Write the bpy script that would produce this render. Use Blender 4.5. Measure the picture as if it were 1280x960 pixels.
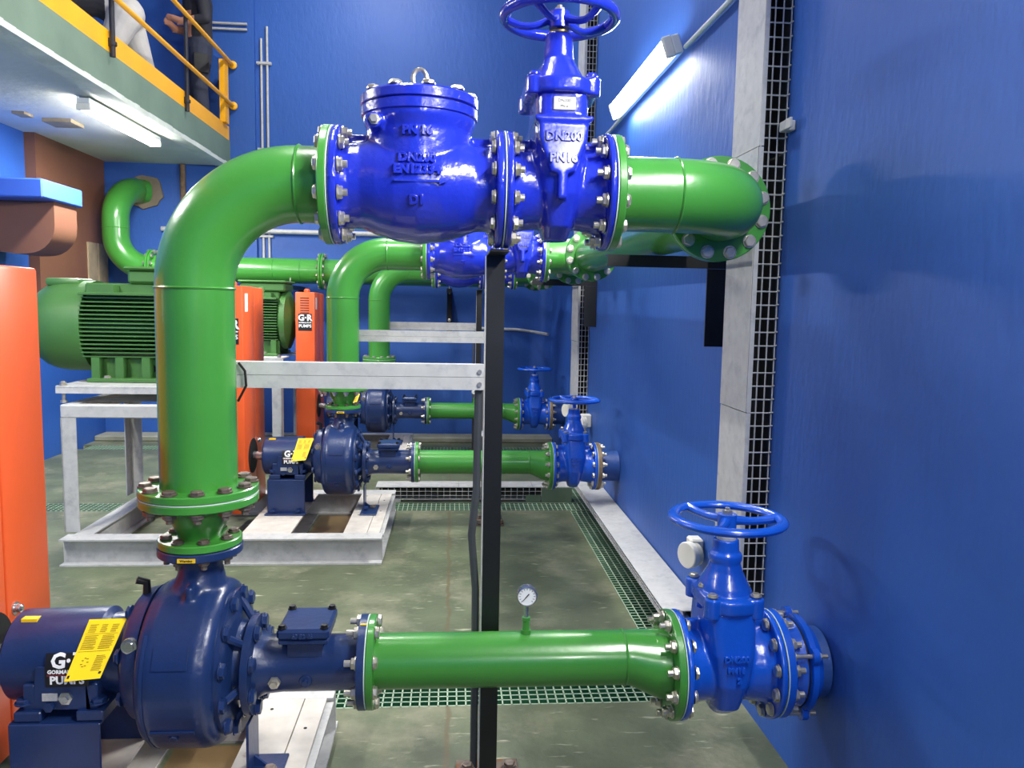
import bpy, bmesh, math, random
from mathutils import Vector, Matrix, Euler
random.seed(7)
PI = math.pi
for o in list(bpy.data.objects):
    bpy.data.objects.remove(o, do_unlink=True)
S = bpy.context.scene
C = S.collection

# ------------------------------------------------------------------ camera
F_PX, YAW, PITCH, ROLL = 968.74, .0787, .1002, .0187
cd = bpy.data.cameras.new('camera')
cd.sensor_width = 36.0
cd.lens = F_PX / 1280 * 36.0
cd.clip_start = .02
cam = bpy.data.objects.new('camera', cd)
C.objects.link(cam)
fw = Vector((math.sin(YAW) * math.cos(PITCH), math.cos(YAW) * math.cos(PITCH), -math.sin(PITCH)))
rt = Vector((math.cos(YAW), -math.sin(YAW), 0))
up = rt.cross(fw)
rr = rt * math.cos(ROLL) + up * math.sin(ROLL)
uu = -rt * math.sin(ROLL) + up * math.cos(ROLL)
cam.matrix_world = Matrix(((rr.x, uu.x, -fw.x, 0), (rr.y, uu.y, -fw.y, 0), (rr.z, uu.z, -fw.z, 1.6), (0, 0, 0, 1)))
S.camera = cam

# ------------------------------------------------------------------ world, exposure
w = bpy.data.worlds.new('world')
S.world = w
w.use_nodes = True
w.node_tree.nodes['Background'].inputs[0].default_value = (.6, .7, .8, 1)
w.node_tree.nodes['Background'].inputs[1].default_value = .05
S.view_settings.view_transform = 'Standard'
S.view_settings.look = 'None'
S.view_settings.exposure = 0.6
S.view_settings.gamma = 1.0
S.view_settings.use_curve_mapping = False
TUBE_W = 78.0          # radiant power of one visible fluorescent batten
TUBE_E = 34.0           # emission of its diffuser
LIGHT_COL = (1.0, .985, .95)

# ------------------------------------------------------------------ materials
def lin(c):
    return tuple(((v / 255) / 12.92 if v / 255 <= .04045 else ((v / 255 + .055) / 1.055) ** 2.4) for v in c) + (1,)

MATS = {}
def mat(name, col, rough=.4, metal=0.0, var=.12, vscale=6.0, bump=0.0, bscale=40.0, col2=None, c2lo=.5, c2hi=.7,
        emit=None, estr=0.0, coat=0.0, spec=.5):
    if name in MATS:
        return MATS[name]
    m = bpy.data.materials.new(name)
    m.use_nodes = True
    nt = m.node_tree
    b = nt.nodes['Principled BSDF']
    L = nt.links.new
    tc = nt.nodes.new('ShaderNodeTexCoord')
    b.inputs['Roughness'].default_value = rough
    b.inputs['Metallic'].default_value = metal
    b.inputs['Specular IOR Level'].default_value = spec
    b.inputs['Coat Weight'].default_value = coat
    b.inputs['Coat Roughness'].default_value = .12
    n = nt.nodes.new('ShaderNodeTexNoise')
    n.inputs['Scale'].default_value = vscale
    n.inputs['Detail'].default_value = 5
    L(tc.outputs['Object'], n.inputs['Vector'])
    cr = nt.nodes.new('ShaderNodeValToRGB')
    base = lin(col)
    e = cr.color_ramp.elements
    e[0].position = .3; e[1].position = .7
    e[0].color = tuple(max(0, v * (1 - var)) for v in base[:3]) + (1,)
    e[1].color = tuple(min(1, v * (1 + var)) for v in base[:3]) + (1,)
    L(n.outputs['Fac'], cr.inputs['Fac'])
    out = cr.outputs['Color']
    if col2:
        n2 = nt.nodes.new('ShaderNodeTexNoise')
        n2.inputs['Scale'].default_value = vscale * .7
        n2.inputs['Detail'].default_value = 8
        n2.inputs['Roughness'].default_value = .7
        mp = nt.nodes.new('ShaderNodeMapping')
        mp.inputs['Location'].default_value = (3.1, 1.7, 9.2)
        L(tc.outputs['Object'], mp.inputs['Vector'])
        L(mp.outputs['Vector'], n2.inputs['Vector'])
        mr = nt.nodes.new('ShaderNodeMapRange')
        mr.inputs['From Min'].default_value = c2lo
        mr.inputs['From Max'].default_value = c2hi
        L(n2.outputs['Fac'], mr.inputs['Value'])
        mx = nt.nodes.new('ShaderNodeMix')
        mx.data_type = 'RGBA'
        L(mr.outputs['Result'], mx.inputs[0])
        L(out, mx.inputs[6])
        mx.inputs[7].default_value = lin(col2)
        out = mx.outputs[2]
    L(out, b.inputs['Base Color'])
    if bump:
        nb = nt.nodes.new('ShaderNodeTexNoise')
        nb.inputs['Scale'].default_value = bscale
        nb.inputs['Detail'].default_value = 4
        L(tc.outputs['Object'], nb.inputs['Vector'])
        bp = nt.nodes.new('ShaderNodeBump')
        bp.inputs['Strength'].default_value = bump
        bp.inputs['Distance'].default_value = .01
        L(nb.outputs['Fac'], bp.inputs['Height'])
        L(bp.outputs['Normal'], b.inputs['Normal'])
    if emit:
        b.inputs['Emission Color'].default_value = emit
        b.inputs['Emission Strength'].default_value = estr
    MATS[name] = m
    return m

GREEN = mat('green_gloss_paint', (62, 136, 52), .28, var=.10, vscale=3, bump=.05, bscale=60, coat=.3)
GREEN_M = mat('green_motor_paint', (64, 108, 52), .42, var=.12, vscale=5, bump=.06)
ROYAL = mat('royal_blue_epoxy', (30, 46, 176), .2, var=.10, vscale=6, bump=.14, bscale=70, coat=.5)
AZURE = mat('bright_blue_epoxy', (18, 84, 200), .24, var=.10, vscale=6, bump=.12, bscale=70, coat=.4)
NAVY = mat('navy_pump_paint', (25, 46, 90), .32, var=.16, vscale=7, bump=.1, bscale=55, col2=(70, 84, 110), c2lo=.62, c2hi=.85)
ORANGE = mat('orange_guard_paint', (222, 90, 40), .36, var=.05, vscale=2)
GALV = mat('galvanized_steel', (190, 190, 187), .5, .12, var=.07, vscale=22, col2=(158, 160, 162), c2lo=.5, c2hi=.75)
GALV_D = mat('dirty_galvanized_plate', (200, 194, 184), .6, .15, var=.14, vscale=12, col2=(130, 96, 66), c2lo=.6, c2hi=.78)
ZINC = mat('zinc_bolt', (196, 190, 176), .3, .8, var=.12, vscale=40)
RUSTB = mat('rusty_bolt', (120, 108, 98), .45, .6, var=.3, vscale=60)
BLACK = mat('black_steel_paint', (17, 18, 20), .42, var=.2, vscale=8)
DARKHOLE = mat('black_rubber', (12, 12, 13), .8)
GASKET = mat('pale_gasket', (196, 214, 204), .6)
BRASS = mat('brass', (190, 160, 70), .3, .8)
YELLOW = mat('yellow_rail_paint', (250, 176, 16), .4, var=.06, vscale=3)
TAGY = mat('yellow_card', (250, 214, 20), .55, var=.03)
STICKY = mat('yellow_sticker', (240, 196, 30), .5, var=.03)
WHITE = mat('white_print', (240, 240, 238), .5, var=.02)
BLACKP = mat('black_print', (14, 14, 18), .5, var=.02)
REDP = mat('red_print', (150, 22, 40), .5, var=.02)
PLASTIC = mat('white_plastic', (226, 224, 212), .45, var=.05)
CABLE = mat('grey_cable', (62, 66, 70), .5)
GRP = mat('green_grating', (38, 98, 66), .5, var=.15, vscale=9)
GRPW = mat('worn_grating_top', (150, 172, 148), .55, var=.15, vscale=14)
TRENCH = mat('trench_concrete', (46, 52, 44), .9)
BROWN = mat('brown_board_paint', (112, 74, 55), .5, var=.1, vscale=2, bump=.05)
WOOD = mat('bare_grey_timber', (150, 134, 108), .8, var=.2, vscale=8, bump=.2)
BLUE_T = mat('bright_blue_trim_paint', (58, 96, 190), .5, var=.06, vscale=2)
MEZZG = mat('grey_green_fascia_paint', (112, 132, 112), .6, var=.12, vscale=2.5, bump=.15, bscale=12)
SOFFIT = mat('white_soffit_plaster', (212, 214, 204), .85, var=.12, vscale=1.5, bump=.5, bscale=14)
CEIL = mat('ceiling_paint', (190, 194, 196), .9)
CONC = mat('concrete_kerb', (134, 136, 122), .85, var=.2, vscale=4, bump=.3)
DIFF = mat('lit_diffuser', (255, 252, 240), .4, emit=(1, .985, .95, 1), estr=TUBE_E)
HOUS = mat('batten_housing', (206, 210, 210), .5)
RUST = mat('rusty_foot', (100, 92, 82), .8, var=.3, vscale=25, col2=(120, 74, 40), c2lo=.5, c2hi=.62)
GLASS_D = mat('dial_face', (236, 238, 236), .3)
STEEL = mat('stainless', (190, 192, 194), .22, .9)
SKIN = mat('skin', (176, 122, 96), .6, var=.05)
SHIRT = mat('black_shirt', (40, 40, 46), .85)
TROUS_L = mat('pale_grey_trousers', (188, 184, 178), .85, var=.08, vscale=9, bump=.3, bscale=14)
TROUS_D = mat('dark_navy_trousers', (46, 50, 66), .85, var=.1, vscale=9, bump=.3, bscale=14)
HAIR = mat('dark_hair', (24, 20, 18), .8)
SHOE = mat('dark_shoe', (24, 24, 24), .7)

def wall_mat():
    m = mat('blue_wall_paint', (42, 88, 166), .52, var=.07, vscale=.9, bump=.25, bscale=5.0,
            col2=(58, 98, 168), c2lo=.66, c2hi=.8)
    nt = m.node_tree
    b = nt.nodes['Principled BSDF']
    # faint trowel relief added on top of the broad relief
    tc = nt.nodes.new('ShaderNodeTexCoord')
    n = nt.nodes.new('ShaderNodeTexNoise'); n.inputs['Scale'].default_value = 28; n.inputs['Detail'].default_value = 6
    mp = nt.nodes.new('ShaderNodeMapping'); mp.inputs['Scale'].default_value = (1, 1, .35)
    nt.links.new(tc.outputs['Object'], mp.inputs['Vector']); nt.links.new(mp.outputs['Vector'], n.inputs['Vector'])
    bp = nt.nodes.new('ShaderNodeBump'); bp.inputs['Strength'].default_value = .28; bp.inputs['Distance'].default_value = .01
    old = b.inputs['Normal'].links[0].from_socket
    nt.links.new(n.outputs['Fac'], bp.inputs['Height']); nt.links.new(old, bp.inputs['Normal'])
    nt.links.new(bp.outputs['Normal'], b.inputs['Normal'])
    return m
WALL = wall_mat()

def floor_mat():
    m = mat('worn_green_floor_paint', (88, 96, 72), .45, var=.30, vscale=3.2, bump=.2, bscale=30,
            col2=(128, 128, 104), c2lo=.5, c2hi=.7)
    nt = m.node_tree; L = nt.links.new
    b = nt.nodes['Principled BSDF']
    old = b.inputs['Base Color'].links[0].from_socket
    tc = nt.nodes.new('ShaderNodeTexCoord')
    sp = nt.nodes.new('ShaderNodeSeparateXYZ'); L(tc.outputs['Object'], sp.inputs[0])
    # small pale scuffs
    v = nt.nodes.new('ShaderNodeTexNoise'); v.inputs['Scale'].default_value = 16; v.inputs['Detail'].default_value = 3
    mp = nt.nodes.new('ShaderNodeMapping'); mp.inputs['Scale'].default_value = (.5, 2.2, 1)
    L(tc.outputs['Object'], mp.inputs['Vector']); L(mp.outputs['Vector'], v.inputs['Vector'])
    r = nt.nodes.new('ShaderNodeMapRange'); r.inputs['From Min'].default_value = .64; r.inputs['From Max'].default_value = .76; r.inputs['To Max'].default_value = .7
    L(v.outputs['Fac'], r.inputs['Value'])
    mx = nt.nodes.new('ShaderNodeMix'); mx.data_type = 'RGBA'
    L(r.outputs['Result'], mx.inputs[0]); L(old, mx.inputs[6]); mx.inputs[7].default_value = lin((186, 186, 160))
    # brown filled crack that runs along the hall at x = 0
    nz = nt.nodes.new('ShaderNodeTexNoise'); nz.inputs['Scale'].default_value = 5
    L(tc.outputs['Object'], nz.inputs['Vector'])
    a = nt.nodes.new('ShaderNodeMath'); a.operation = 'MULTIPLY_ADD'
    L(nz.outputs['Fac'], a.inputs[0]); a.inputs[1].default_value = .05; L(sp.outputs['X'], a.inputs[2])
    a2 = nt.nodes.new('ShaderNodeMath'); a2.operation = 'SUBTRACT'; L(a.outputs[0], a2.inputs[0]); a2.inputs[1].default_value = .022
    ab = nt.nodes.new('ShaderNodeMath'); ab.operation = 'ABSOLUTE'; L(a2.outputs[0], ab.inputs[0])
    lt = nt.nodes.new('ShaderNodeMapRange'); lt.inputs['From Min'].default_value = .014; lt.inputs['From Max'].default_value = .004; lt.inputs['To Max'].default_value = .75
    L(ab.outputs[0], lt.inputs['Value'])
    mx2 = nt.nodes.new('ShaderNodeMix'); mx2.data_type = 'RGBA'
    L(lt.outputs['Result'], mx2.inputs[0]); L(mx.outputs[2], mx2.inputs[6]); mx2.inputs[7].default_value = lin((94, 82, 56))
    L(mx2.outputs[2], b.inputs['Base Color'])
    return m
FLOOR = floor_mat()

# ------------------------------------------------------------------ mesh builder
def frame(axis):
    a = Vector(axis).normalized()
    h = Vector((0, 0, 1)) if abs(a.z) < .9 else Vector((1, 0, 0))
    u = a.cross(h).normalized()
    return a, u, u.cross(a).normalized()

class MB:
    def __init__(s):
        s.v = []; s.f = []
    def add(s, vs, fs):
        k = len(s.v)
        s.v += [tuple(p) for p in vs]
        s.f += [tuple(i + k for i in f) for f in fs]
        return s
    def box(s, x0, x1, y0, y1, z0, z1, bev=0.0, seg=1):
        if bev <= 0:
            vs = [(x, y, z) for z in (z0, z1) for y in (y0, y1) for x in (x0, x1)]
            return s.add(vs, [(0, 2, 3, 1), (4, 5, 7, 6), (0, 1, 5, 4), (2, 6, 7, 3), (0, 4, 6, 2), (1, 3, 7, 5)])
        bm = bmesh.new()
        bmesh.ops.create_cube(bm, size=1)
        for v in bm.verts:
            v.co = Vector(((x0 + x1) / 2 + v.co.x * (x1 - x0), (y0 + y1) / 2 + v.co.y * (y1 - y0), (z0 + z1) / 2 + v.co.z * (z1 - z0)))
        bmesh.ops.bevel(bm, geom=list(bm.edges), offset=bev, segments=seg, affect='EDGES', profile=.5)
        bm.verts.index_update()
        s.add([v.co for v in bm.verts], [[v.index for v in f.verts] for f in bm.faces])
        bm.free()
        return s
    def lathe(s, o, axis, prof, n=32, caps=True):
        a, u, w_ = frame(axis)
        o = Vector(o); k = len(s.v)
        for t, r in prof:
            for i in range(n):
                q = 2 * PI * i / n
                s.v.append(tuple(o + a * t + (u * math.cos(q) + w_ * math.sin(q)) * r))
        m = len(prof)
        for j in range(m - 1):
            for i in range(n):
                i2 = (i + 1) % n
                s.f.append((k + j * n + i, k + j * n + i2, k + (j + 1) * n + i2, k + (j + 1) * n + i))
        if caps:
            s.f.append(tuple(k + i for i in range(n))[::-1])
            s.f.append(tuple(k + (m - 1) * n + i for i in range(n)))
        return s
    def cyl(s, p0, p1, r0, r1=None, n=24):
        p0 = Vector(p0); d = Vector(p1) - p0
        return s.lathe(p0, d, [(0, r0), (d.length, r0 if r1 is None else r1)], n)
    def ring(s, o, axis, t0, t1, r0, r1, n=32, cham=0.0):
        c = cham
        return s.lathe(o, axis, [(t0, r0), (t0, r1 - c), (t0 + c, r1), (t1 - c, r1), (t1, r1 - c), (t1, r0), (t0, r0)], n, caps=False)
    def tube(s, pts, r, n=12, closed=False, caps=True):
        pts = [Vector(p) for p in pts]; m = len(pts)
        rs = r if isinstance(r, (list, tuple)) else [r] * m
        k = len(s.v); prev = None
        for j in range(m):
            if closed:
                t = (pts[(j + 1) % m] - pts[j - 1]).normalized()
            else:
                t = (pts[min(j + 1, m - 1)] - pts[max(j - 1, 0)]).normalized()
            if prev is None:
                _, u, _ = frame(t)
            else:
                u = (prev - t * prev.dot(t)).normalized()
            prev = u
            w_ = t.cross(u)
            for i in range(n):
                q = 2 * PI * i / n
                s.v.append(tuple(pts[j] + (u * math.cos(q) + w_ * math.sin(q)) * rs[j]))
        for j in range(m if closed else m - 1):
            j2 = (j + 1) % m
            for i in range(n):
                i2 = (i + 1) % n
                s.f.append((k + j * n + i, k + j * n + i2, k + j2 * n + i2, k + j2 * n + i))
        if caps and not closed:
            s.f.append(tuple(k + i for i in range(n))[::-1])
            s.f.append(tuple(k + (m - 1) * n + i for i in range(n)))
        return s
    def torus(s, o, axis, R, r, n=40, m=12, squash=1.0):
        a, u, w_ = frame(axis); o = Vector(o)
        return s.tube([o + (u * math.cos(2 * PI * i / n) + w_ * math.sin(2 * PI * i / n)) * R for i in range(n)], r, m, closed=True)
    def prism(s, poly, plane, t0, t1):
        # poly: 2-D points; plane 'xz','xy','yz'; extruded along the third axis
        def P(a, b, t):
            return {'xz': (a, t, b), 'xy': (a, b, t), 'yz': (t, a, b)}[plane]
        n = len(poly)
        return s.add([P(a, b, t) for t in (t0, t1) for a, b in poly],
                     [tuple(range(n)), tuple(range(2 * n - 1, n - 1, -1))] + [(i, n + i, n + (i + 1) % n, (i + 1) % n) for i in range(n)])
    def loft(s, secs, n=40):
        # secs: list of (z, cx, cy, hx, hy, p): superellipse sections stacked in z
        k = len(s.v)
        for z, cx, cy, hx, hy, p in secs:
            for i in range(n):
                q = 2 * PI * i / n
                c, d = math.cos(q), math.sin(q)
                s.v.append((cx + hx * math.copysign(abs(c) ** (2 / p), c), cy + hy * math.copysign(abs(d) ** (2 / p), d), z))
        for j in range(len(secs) - 1):
            for i in range(n):
                i2 = (i + 1) % n
                s.f.append((k + j * n + i, k + j * n + i2, k + (j + 1) * n + i2, k + (j + 1) * n + i))
        s.f.append(tuple(k + i for i in range(n))[::-1])
        s.f.append(tuple(k + (len(secs) - 1) * n + i for i in range(n)))
        return s
    def move(s, d, rot=None):
        d = Vector(d)
        s.v = [tuple((rot @ Vector(p) if rot else Vector(p)) + d) for p in s.v]
        return s
    def mesh(s, name, material, smooth=35, off=(0, 0, 0)):
        me = bpy.data.meshes.new(name)
        me.from_pydata([(x - off[0], y - off[1], z - off[2]) for x, y, z in s.v], [], s.f)
        bm = bmesh.new(); bm.from_mesh(me)
        bmesh.ops.recalc_face_normals(bm, faces=bm.faces)
        bm.to_mesh(me); bm.free()
        me.materials.append(material)
        if smooth:
            me.polygons.foreach_set('use_smooth', [True] * len(me.polygons))
            me.set_sharp_from_angle(angle=math.radians(smooth))
        return me
    def build(s, name, material, parent=None, smooth=35, root=None):
        r = root or parent
        while r is not None and r.parent is not None:
            r = r.parent
        off = r.location if r is not None else (0, 0, 0)
        o = bpy.data.objects.new(name, s.mesh(name, material, smooth, off))
        C.objects.link(o)
        if parent is not None:
            o.parent = parent
        return o

def cast(mb, name, material, parent, voxel=.006, it=6):
    """casting: parts of one body fused and blended like cast iron"""
    o = mb.build(name, material, None)
    r = o.modifiers.new('r', 'REMESH'); r.mode = 'VOXEL'; r.voxel_size = voxel
    sm = o.modifiers.new('s', 'SMOOTH'); sm.iterations = it; sm.factor = .5
    dg = bpy.context.evaluated_depsgraph_get(); dg.update()
    me = bpy.data.meshes.new_from_object(o.evaluated_get(dg))
    me.name = name
    bpy.data.objects.remove(o, do_unlink=True)
    r_ = parent
    while r_.parent is not None:
        r_ = r_.parent
    me.transform(Matrix.Translation(-r_.location))
    me.materials.clear(); me.materials.append(material)
    me.polygons.foreach_set('use_smooth', [True] * len(me.polygons))
    o2 = bpy.data.objects.new(name, me); C.objects.link(o2); o2.parent = parent
    return o2

def tag(o, label, cat, group=None, kind=None):
    o['label'] = label
    if cat: o['category'] = cat
    if group: o['group'] = group
    if kind: o['kind'] = kind
    return o

def thing(name, label, cat, loc=(0, 0, 0), group=None):
    o = bpy.data.objects.new(name, None); C.objects.link(o)
    o.location = loc; o.empty_display_size = .1
    return tag(o, label, cat, group)

def struct(name, mb, m, smooth=35):
    o = mb.build(name, m, None, smooth); o['kind'] = 'structure'
    return o

def kids(o):
    return [c for c in bpy.data.objects if c.parent == o]
def copy_tree(o, offset, label=None):
    def rec(src, par):
        c = src.copy(); C.objects.link(c); c.parent = par
        for ch in KID.get(src.name, []):
            rec(ch, c)
        return c
    KID = {}
    for x in bpy.data.objects:
        if x.parent: KID.setdefault(x.parent.name, []).append(x)
    c = rec(o, None)
    c.location = Vector(o.location) + Vector(offset)
    if label: c['label'] = label
    return c

# hexagon bolt head (with washer) and nut (with thread end); each sits on the outer face of its own flange
BOLT = {}
def bolt_mesh(kind, d, m, thread):
    k = (kind, d, m.name, thread)
    if k not in BOLT:
        b = MB(); R = d * .92
        if kind == 'bolt':
            h = d * .65
            b.lathe((0, 0, 0), (1, 0, 0), [(-h, R * .84), (-h * .86, R), (-.003, R), (-.003, R * .8)], 6)
            b.cyl((-.0045, 0, 0), (-.0006, 0, 0), d * 1.05, n=14)
        else:
            h = d * .8
            b.lathe((0, 0, 0), (1, 0, 0), [(.003, R * .9), (.004, R), (h * .86, R), (h, R * .84)], 6)
            b.cyl((.0006, 0, 0), (h + thread, 0, 0), d / 2, n=10)
            b.cyl((.0006, 0, 0), (.0045, 0, 0), d * 1.05, n=14)
        BOLT[k] = b.mesh(kind, m, 30)
    return BOLT[k]

def root_of(o):
    while o.parent is not None: o = o.parent
    return o

def put_bolt(parent, p, direc, L, d, m=None, thread=.012, nut=None):
    """p world position of the head face; direc points from head to nut"""
    q = Vector((1, 0, 0)).rotation_difference(Vector(direc))
    q = q @ Euler((random.random(), 0, 0)).to_quaternion()
    todo = [('bolt', parent, Vector(p))]
    if thread > 0: todo.append(('nut', nut or parent, Vector(p) + Vector(direc).normalized() * L))
    for kind, par, pos in todo:
        o = bpy.data.objects.new(kind, bolt_mesh(kind, d, m or ZINC, thread)); C.objects.link(o)
        o.parent = par
        o.rotation_mode = 'QUATERNION'; o.rotation_quaternion = q
        o.location = pos - Vector(root_of(par).location)

def bolt_circle(parent, o, axis, R, n, L, d, m=None, thread=.012, phase=None, nut=None):
    a, u, w_ = frame(axis); o = Vector(o)
    ph = PI / n if phase is None else phase
    for i in range(n):
        q = 2 * PI * i / n + ph
        put_bolt(parent, o + (u * math.cos(q) + w_ * math.sin(q)) * R, a, L, d, m, thread, nut)

def text(parent, body, size, M, m, mapf=None, extrude=.001, name='lettering', align='CENTER', bold=0.0, spacing=1.0):
    cu = bpy.data.curves.new('t', 'FONT'); cu.body = body; cu.size = size; cu.extrude = extrude
    cu.align_x = align; cu.align_y = 'CENTER'; cu.offset = bold; cu.space_character = spacing
    cu.resolution_u = 2
    if extrude > .0015: cu.bevel_depth = .0011; cu.bevel_resolution = 1
    o = bpy.data.objects.new('t', cu); C.objects.link(o)
    dg = bpy.context.evaluated_depsgraph_get(); dg.update()
    me = bpy.data.meshes.new_from_object(o.evaluated_get(dg)); bpy.data.objects.remove(o, do_unlink=True)
    me.name = name; me.materials.clear(); me.materials.append(m)
    r = parent
    while r.parent is not None: r = r.parent
    for v in me.vertices:
        p = M @ v.co
        if mapf: p = mapf(p)
        v.co = p - Vector(r.location)
    o2 = bpy.data.objects.new(name, me); C.objects.link(o2); o2.parent = parent
    return o2
# text that faces -Y: local x -> X, local y -> Z, local z -> -Y
def faceY(x, y, z):
    return Matrix(((1, 0, 0, x), (0, 0, -1, y), (0, 1, 0, z), (0, 0, 0, 1)))
def faceX(x, y, z):     # faces +X, reads along +Y
    return Matrix(((0, 0, 1, x), (1, 0, 0, y), (0, 1, 0, z), (0, 0, 0, 1)))

# ------------------------------------------------------------------ key dimensions (metres, floor z = 0)
D = 2.34                                   # depth of the first pump line
OFF = [0.0, 3.087, 5.769]                  # pump lines along the hall
WHO = ['in the row farthest from the back wall', 'in the middle row', 'in the row by the back wall']
ZD = 1.94                                  # discharge axis height
ZC = .508                                  # volute centre height
ZV = .535                                  # pump shaft height
ZS = .492                                  # suction axis height
XR = -.7475                                # riser
XF1, LC, LG = -.346, .4926, .3136          # check valve face, lengths of check and gate valves
XG1, XG2 = -.247, .7193                    # suction pipe faces
XH = .90                                  # header axis
XW = 1.2                                   # right wall
YB = 9.3                                   # back wall
XL = -4.0                                  # left wall
RP, RFL = .1095, .17                       # DN200 pipe and flange
R6, RF6 = .084, .1425                      # DN150

# ------------------------------------------------------------------ room
GT = [(2.97, 3.17), (5.95, 6.19), (8.46, 8.69)]        # cross trenches
GX = (.945, 1.12)                                       # trench along the right wall
f = MB()
ys = [-3.6] + [v for g in GT for v in g] + [YB]
TZ = -.12
# slabs between the trenches
segs = [(-3.6, GT[0][0]), (GT[0][1], GT[1][0]), (GT[1][1], GT[2][0]), (GT[2][1], YB)]
for i, (a, b_) in enumerate(segs):
    if i in (1, 2):
        f.box(XL, GX[0], a, b_, -.2, 0)
        f.box(GX[1], XW, a, b_, -.2, 0)
    else:
        f.box(XL, XW, a, b_, -.2, 0)
for g in GT:
    f.box(GX[1], XW, g[0], g[1], -.2, 0)
floor = struct('floor', f, FLOOR, 0)
t = MB()
for g in GT: t.box(XL, GX[1], g[0], g[1], -.2, TZ)
for i in (1, 2): t.box(GX[0], GX[1], segs[i][0], segs[i][1], -.2, TZ)
struct('trim_1', t, TRENCH, 0)
struct('wall_right', MB().box(XW, XW + .2, -3.6, YB + .2, -.2, 6.2), WALL, 0)
struct('wall_back', MB().box(XL - .2, XW, YB, YB + .2, -.2, 6.2).box(XL, -2.25, YB - .05, YB, 0, 6.2), WALL, 0)
struct('wall_left', MB().box(XL - .2, XL, -3.6, YB, -.2, 6.2), WALL, 0)
struct('wall_front', MB().box(XL - .2, XW + .2, -3.8, -3.6, -.2, 6.2), WALL, 0)
struct('ceiling', MB().box(XL - .2, XW + .2, -3.8, YB + .2, 6.2, 6.4), CEIL, 0)
struct('baseboard_back', MB().box(XL, XW, 8.95, YB - .05, 0, .06, .01), CONC)
# mezzanine slab, with its rough white underside and grey green edge beam
XM = -2.53
struct('trim_2', MB().box(XL, XM - .02, -3.6, YB - .05, 3.13, 3.40), SOFFIT, 0)
struct('trim_3', MB().box(XM - .02, XM, -3.6, YB - .05, 3.125, 3.40), MEZZG, 0)
e = MB()
y = -3.6; pts = []
while y < YB - .1:
    pts.append((y, random.uniform(.035, .055))); y += random.uniform(.08, .2)
for (a, h), (b_, _) in zip(pts, pts[1:]):
    e.box(XM - .14, XM + .003, a, b_, 3.125 - .018, 3.125 + h * .5)
struct('trim_4', e, mat('pale_edge_plaster', (206, 212, 200), .9, bump=.4, bscale=25), 0)
struct('trim_5', MB().box(-3.65, -3.55, 6.9, 7.05, 3.11, 3.13).box(-3.52, -3.28, 7.12, 7.36, 3.10, 3.13), WOOD, 0)

# left side: brown pilaster, blue corbel slab and brown rounded bracket on the left wall
struct('trim_6', MB().box(XL, XL + .10, 7.75, 9.2, 1.55, 3.13), BROWN, 0)
struct('trim_7', MB().box(XL + .10, XL + .115, 8.72, 8.94, 1.3, 2.2).box(XL + .10, XL + .115, 8.96, 9.19, 1.3, 2.2), WOOD, 0)
struct('trim_8', MB().box(XL, -3.34, 6.72, 7.42, 2.41, 2.565, .012), BLUE_T)
poly = [(XL, 2.41), (XL, 2.0), (-3.70, 1.965)]
for i in range(8):
    q = -PI / 2 + PI / 2 * i / 7
    poly.append((-3.62 + .24 * math.cos(q), 2.21 + .24 * math.sin(q)))
poly += [(-3.38, 2.41)]
struct('trim_9', MB().prism(poly, 'xz', 6.98, 7.38), BROWN)

# ------------------------------------------------------------------ fluorescent battens (two visible, five unseen ones added to light the hall)
def batten(label, p0, p1, down, power, group='fluorescent battens'):
    p0 = Vector(p0); p1 = Vector(p1); dr = (p1 - p0).normalized(); dn = Vector(down).normalized()
    sd = dr.cross(dn)
    r = thing('fluorescent_batten', label, 'light fitting', (p0 + p1) / 2 - dn * .0, group)
    Lh = (p1 - p0).length / 2
    rot = Matrix((dr, sd, dn)).transposed()
    c = (p0 + p1) / 2
    MB().box(-Lh, Lh, -.05, .05, -.035, .01, .006).move(c, rot).build('housing', HOUS, r)
    MB().box(-Lh + .028, Lh - .028, -.052, .052, .01, .055, .02, 2).move(c, rot).build('diffuser', DIFF, r)
    for s_ in (-1, 1):
        q = c + dr * s_ * (Lh - .014)
        MB().box(-.014, .014, -.054, .054, .008, .058, .006).move(q, rot).build('end_cap', PLASTIC, r)
    ld = bpy.data.lights.new('tube_light', 'AREA'); ld.shape = 'RECTANGLE'
    ld.size = 2 * Lh - .1; ld.size_y = .12; ld.energy = power; ld.color = LIGHT_COL[:3]
    lo = bpy.data.objects.new('tube_light', ld); C.objects.link(lo)
    lo.parent = r
    # area light shines along its local -Z
    zz = -dn; xx = dr; yy = zz.cross(xx)
    lo.matrix_local = Matrix(((xx.x, yy.x, zz.x, 0), (xx.y, yy.y, zz.y, 0), (xx.z, yy.z, zz.z, 0), (0, 0, 0, 1))) @ Matrix.Translation((0, 0, 0))
    lo.location = dn * .064
    return r
WX = XW - .075
WZ = 2.95
batten('bright fluorescent batten on the right wall beside the upper gate valve', (WX, 4.05, WZ), (WX, 5.42, WZ), (-1, 0, -.35), TUBE_W)
batten('bright fluorescent batten under the white mezzanine soffit', (-2.81, 6.3, 3.08), (-2.79, 7.7, 3.08), (0, 0, -1), TUBE_W)
batten('added unseen fluorescent batten on the right wall toward the front wall', (WX, .2, WZ), (WX, 1.6, WZ), (-1, 0, -.35), TUBE_W)
batten('added unseen fluorescent batten on the right wall next to the front wall', (WX, -3.2, WZ), (WX, -1.8, WZ), (-1, 0, -.35), TUBE_W)
batten('added unseen fluorescent batten under the mezzanine over the orange guard', (-2.8, 2.4, 3.08), (-2.8, 3.8, 3.08), (0, 0, -1), TUBE_W * .8)
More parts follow.
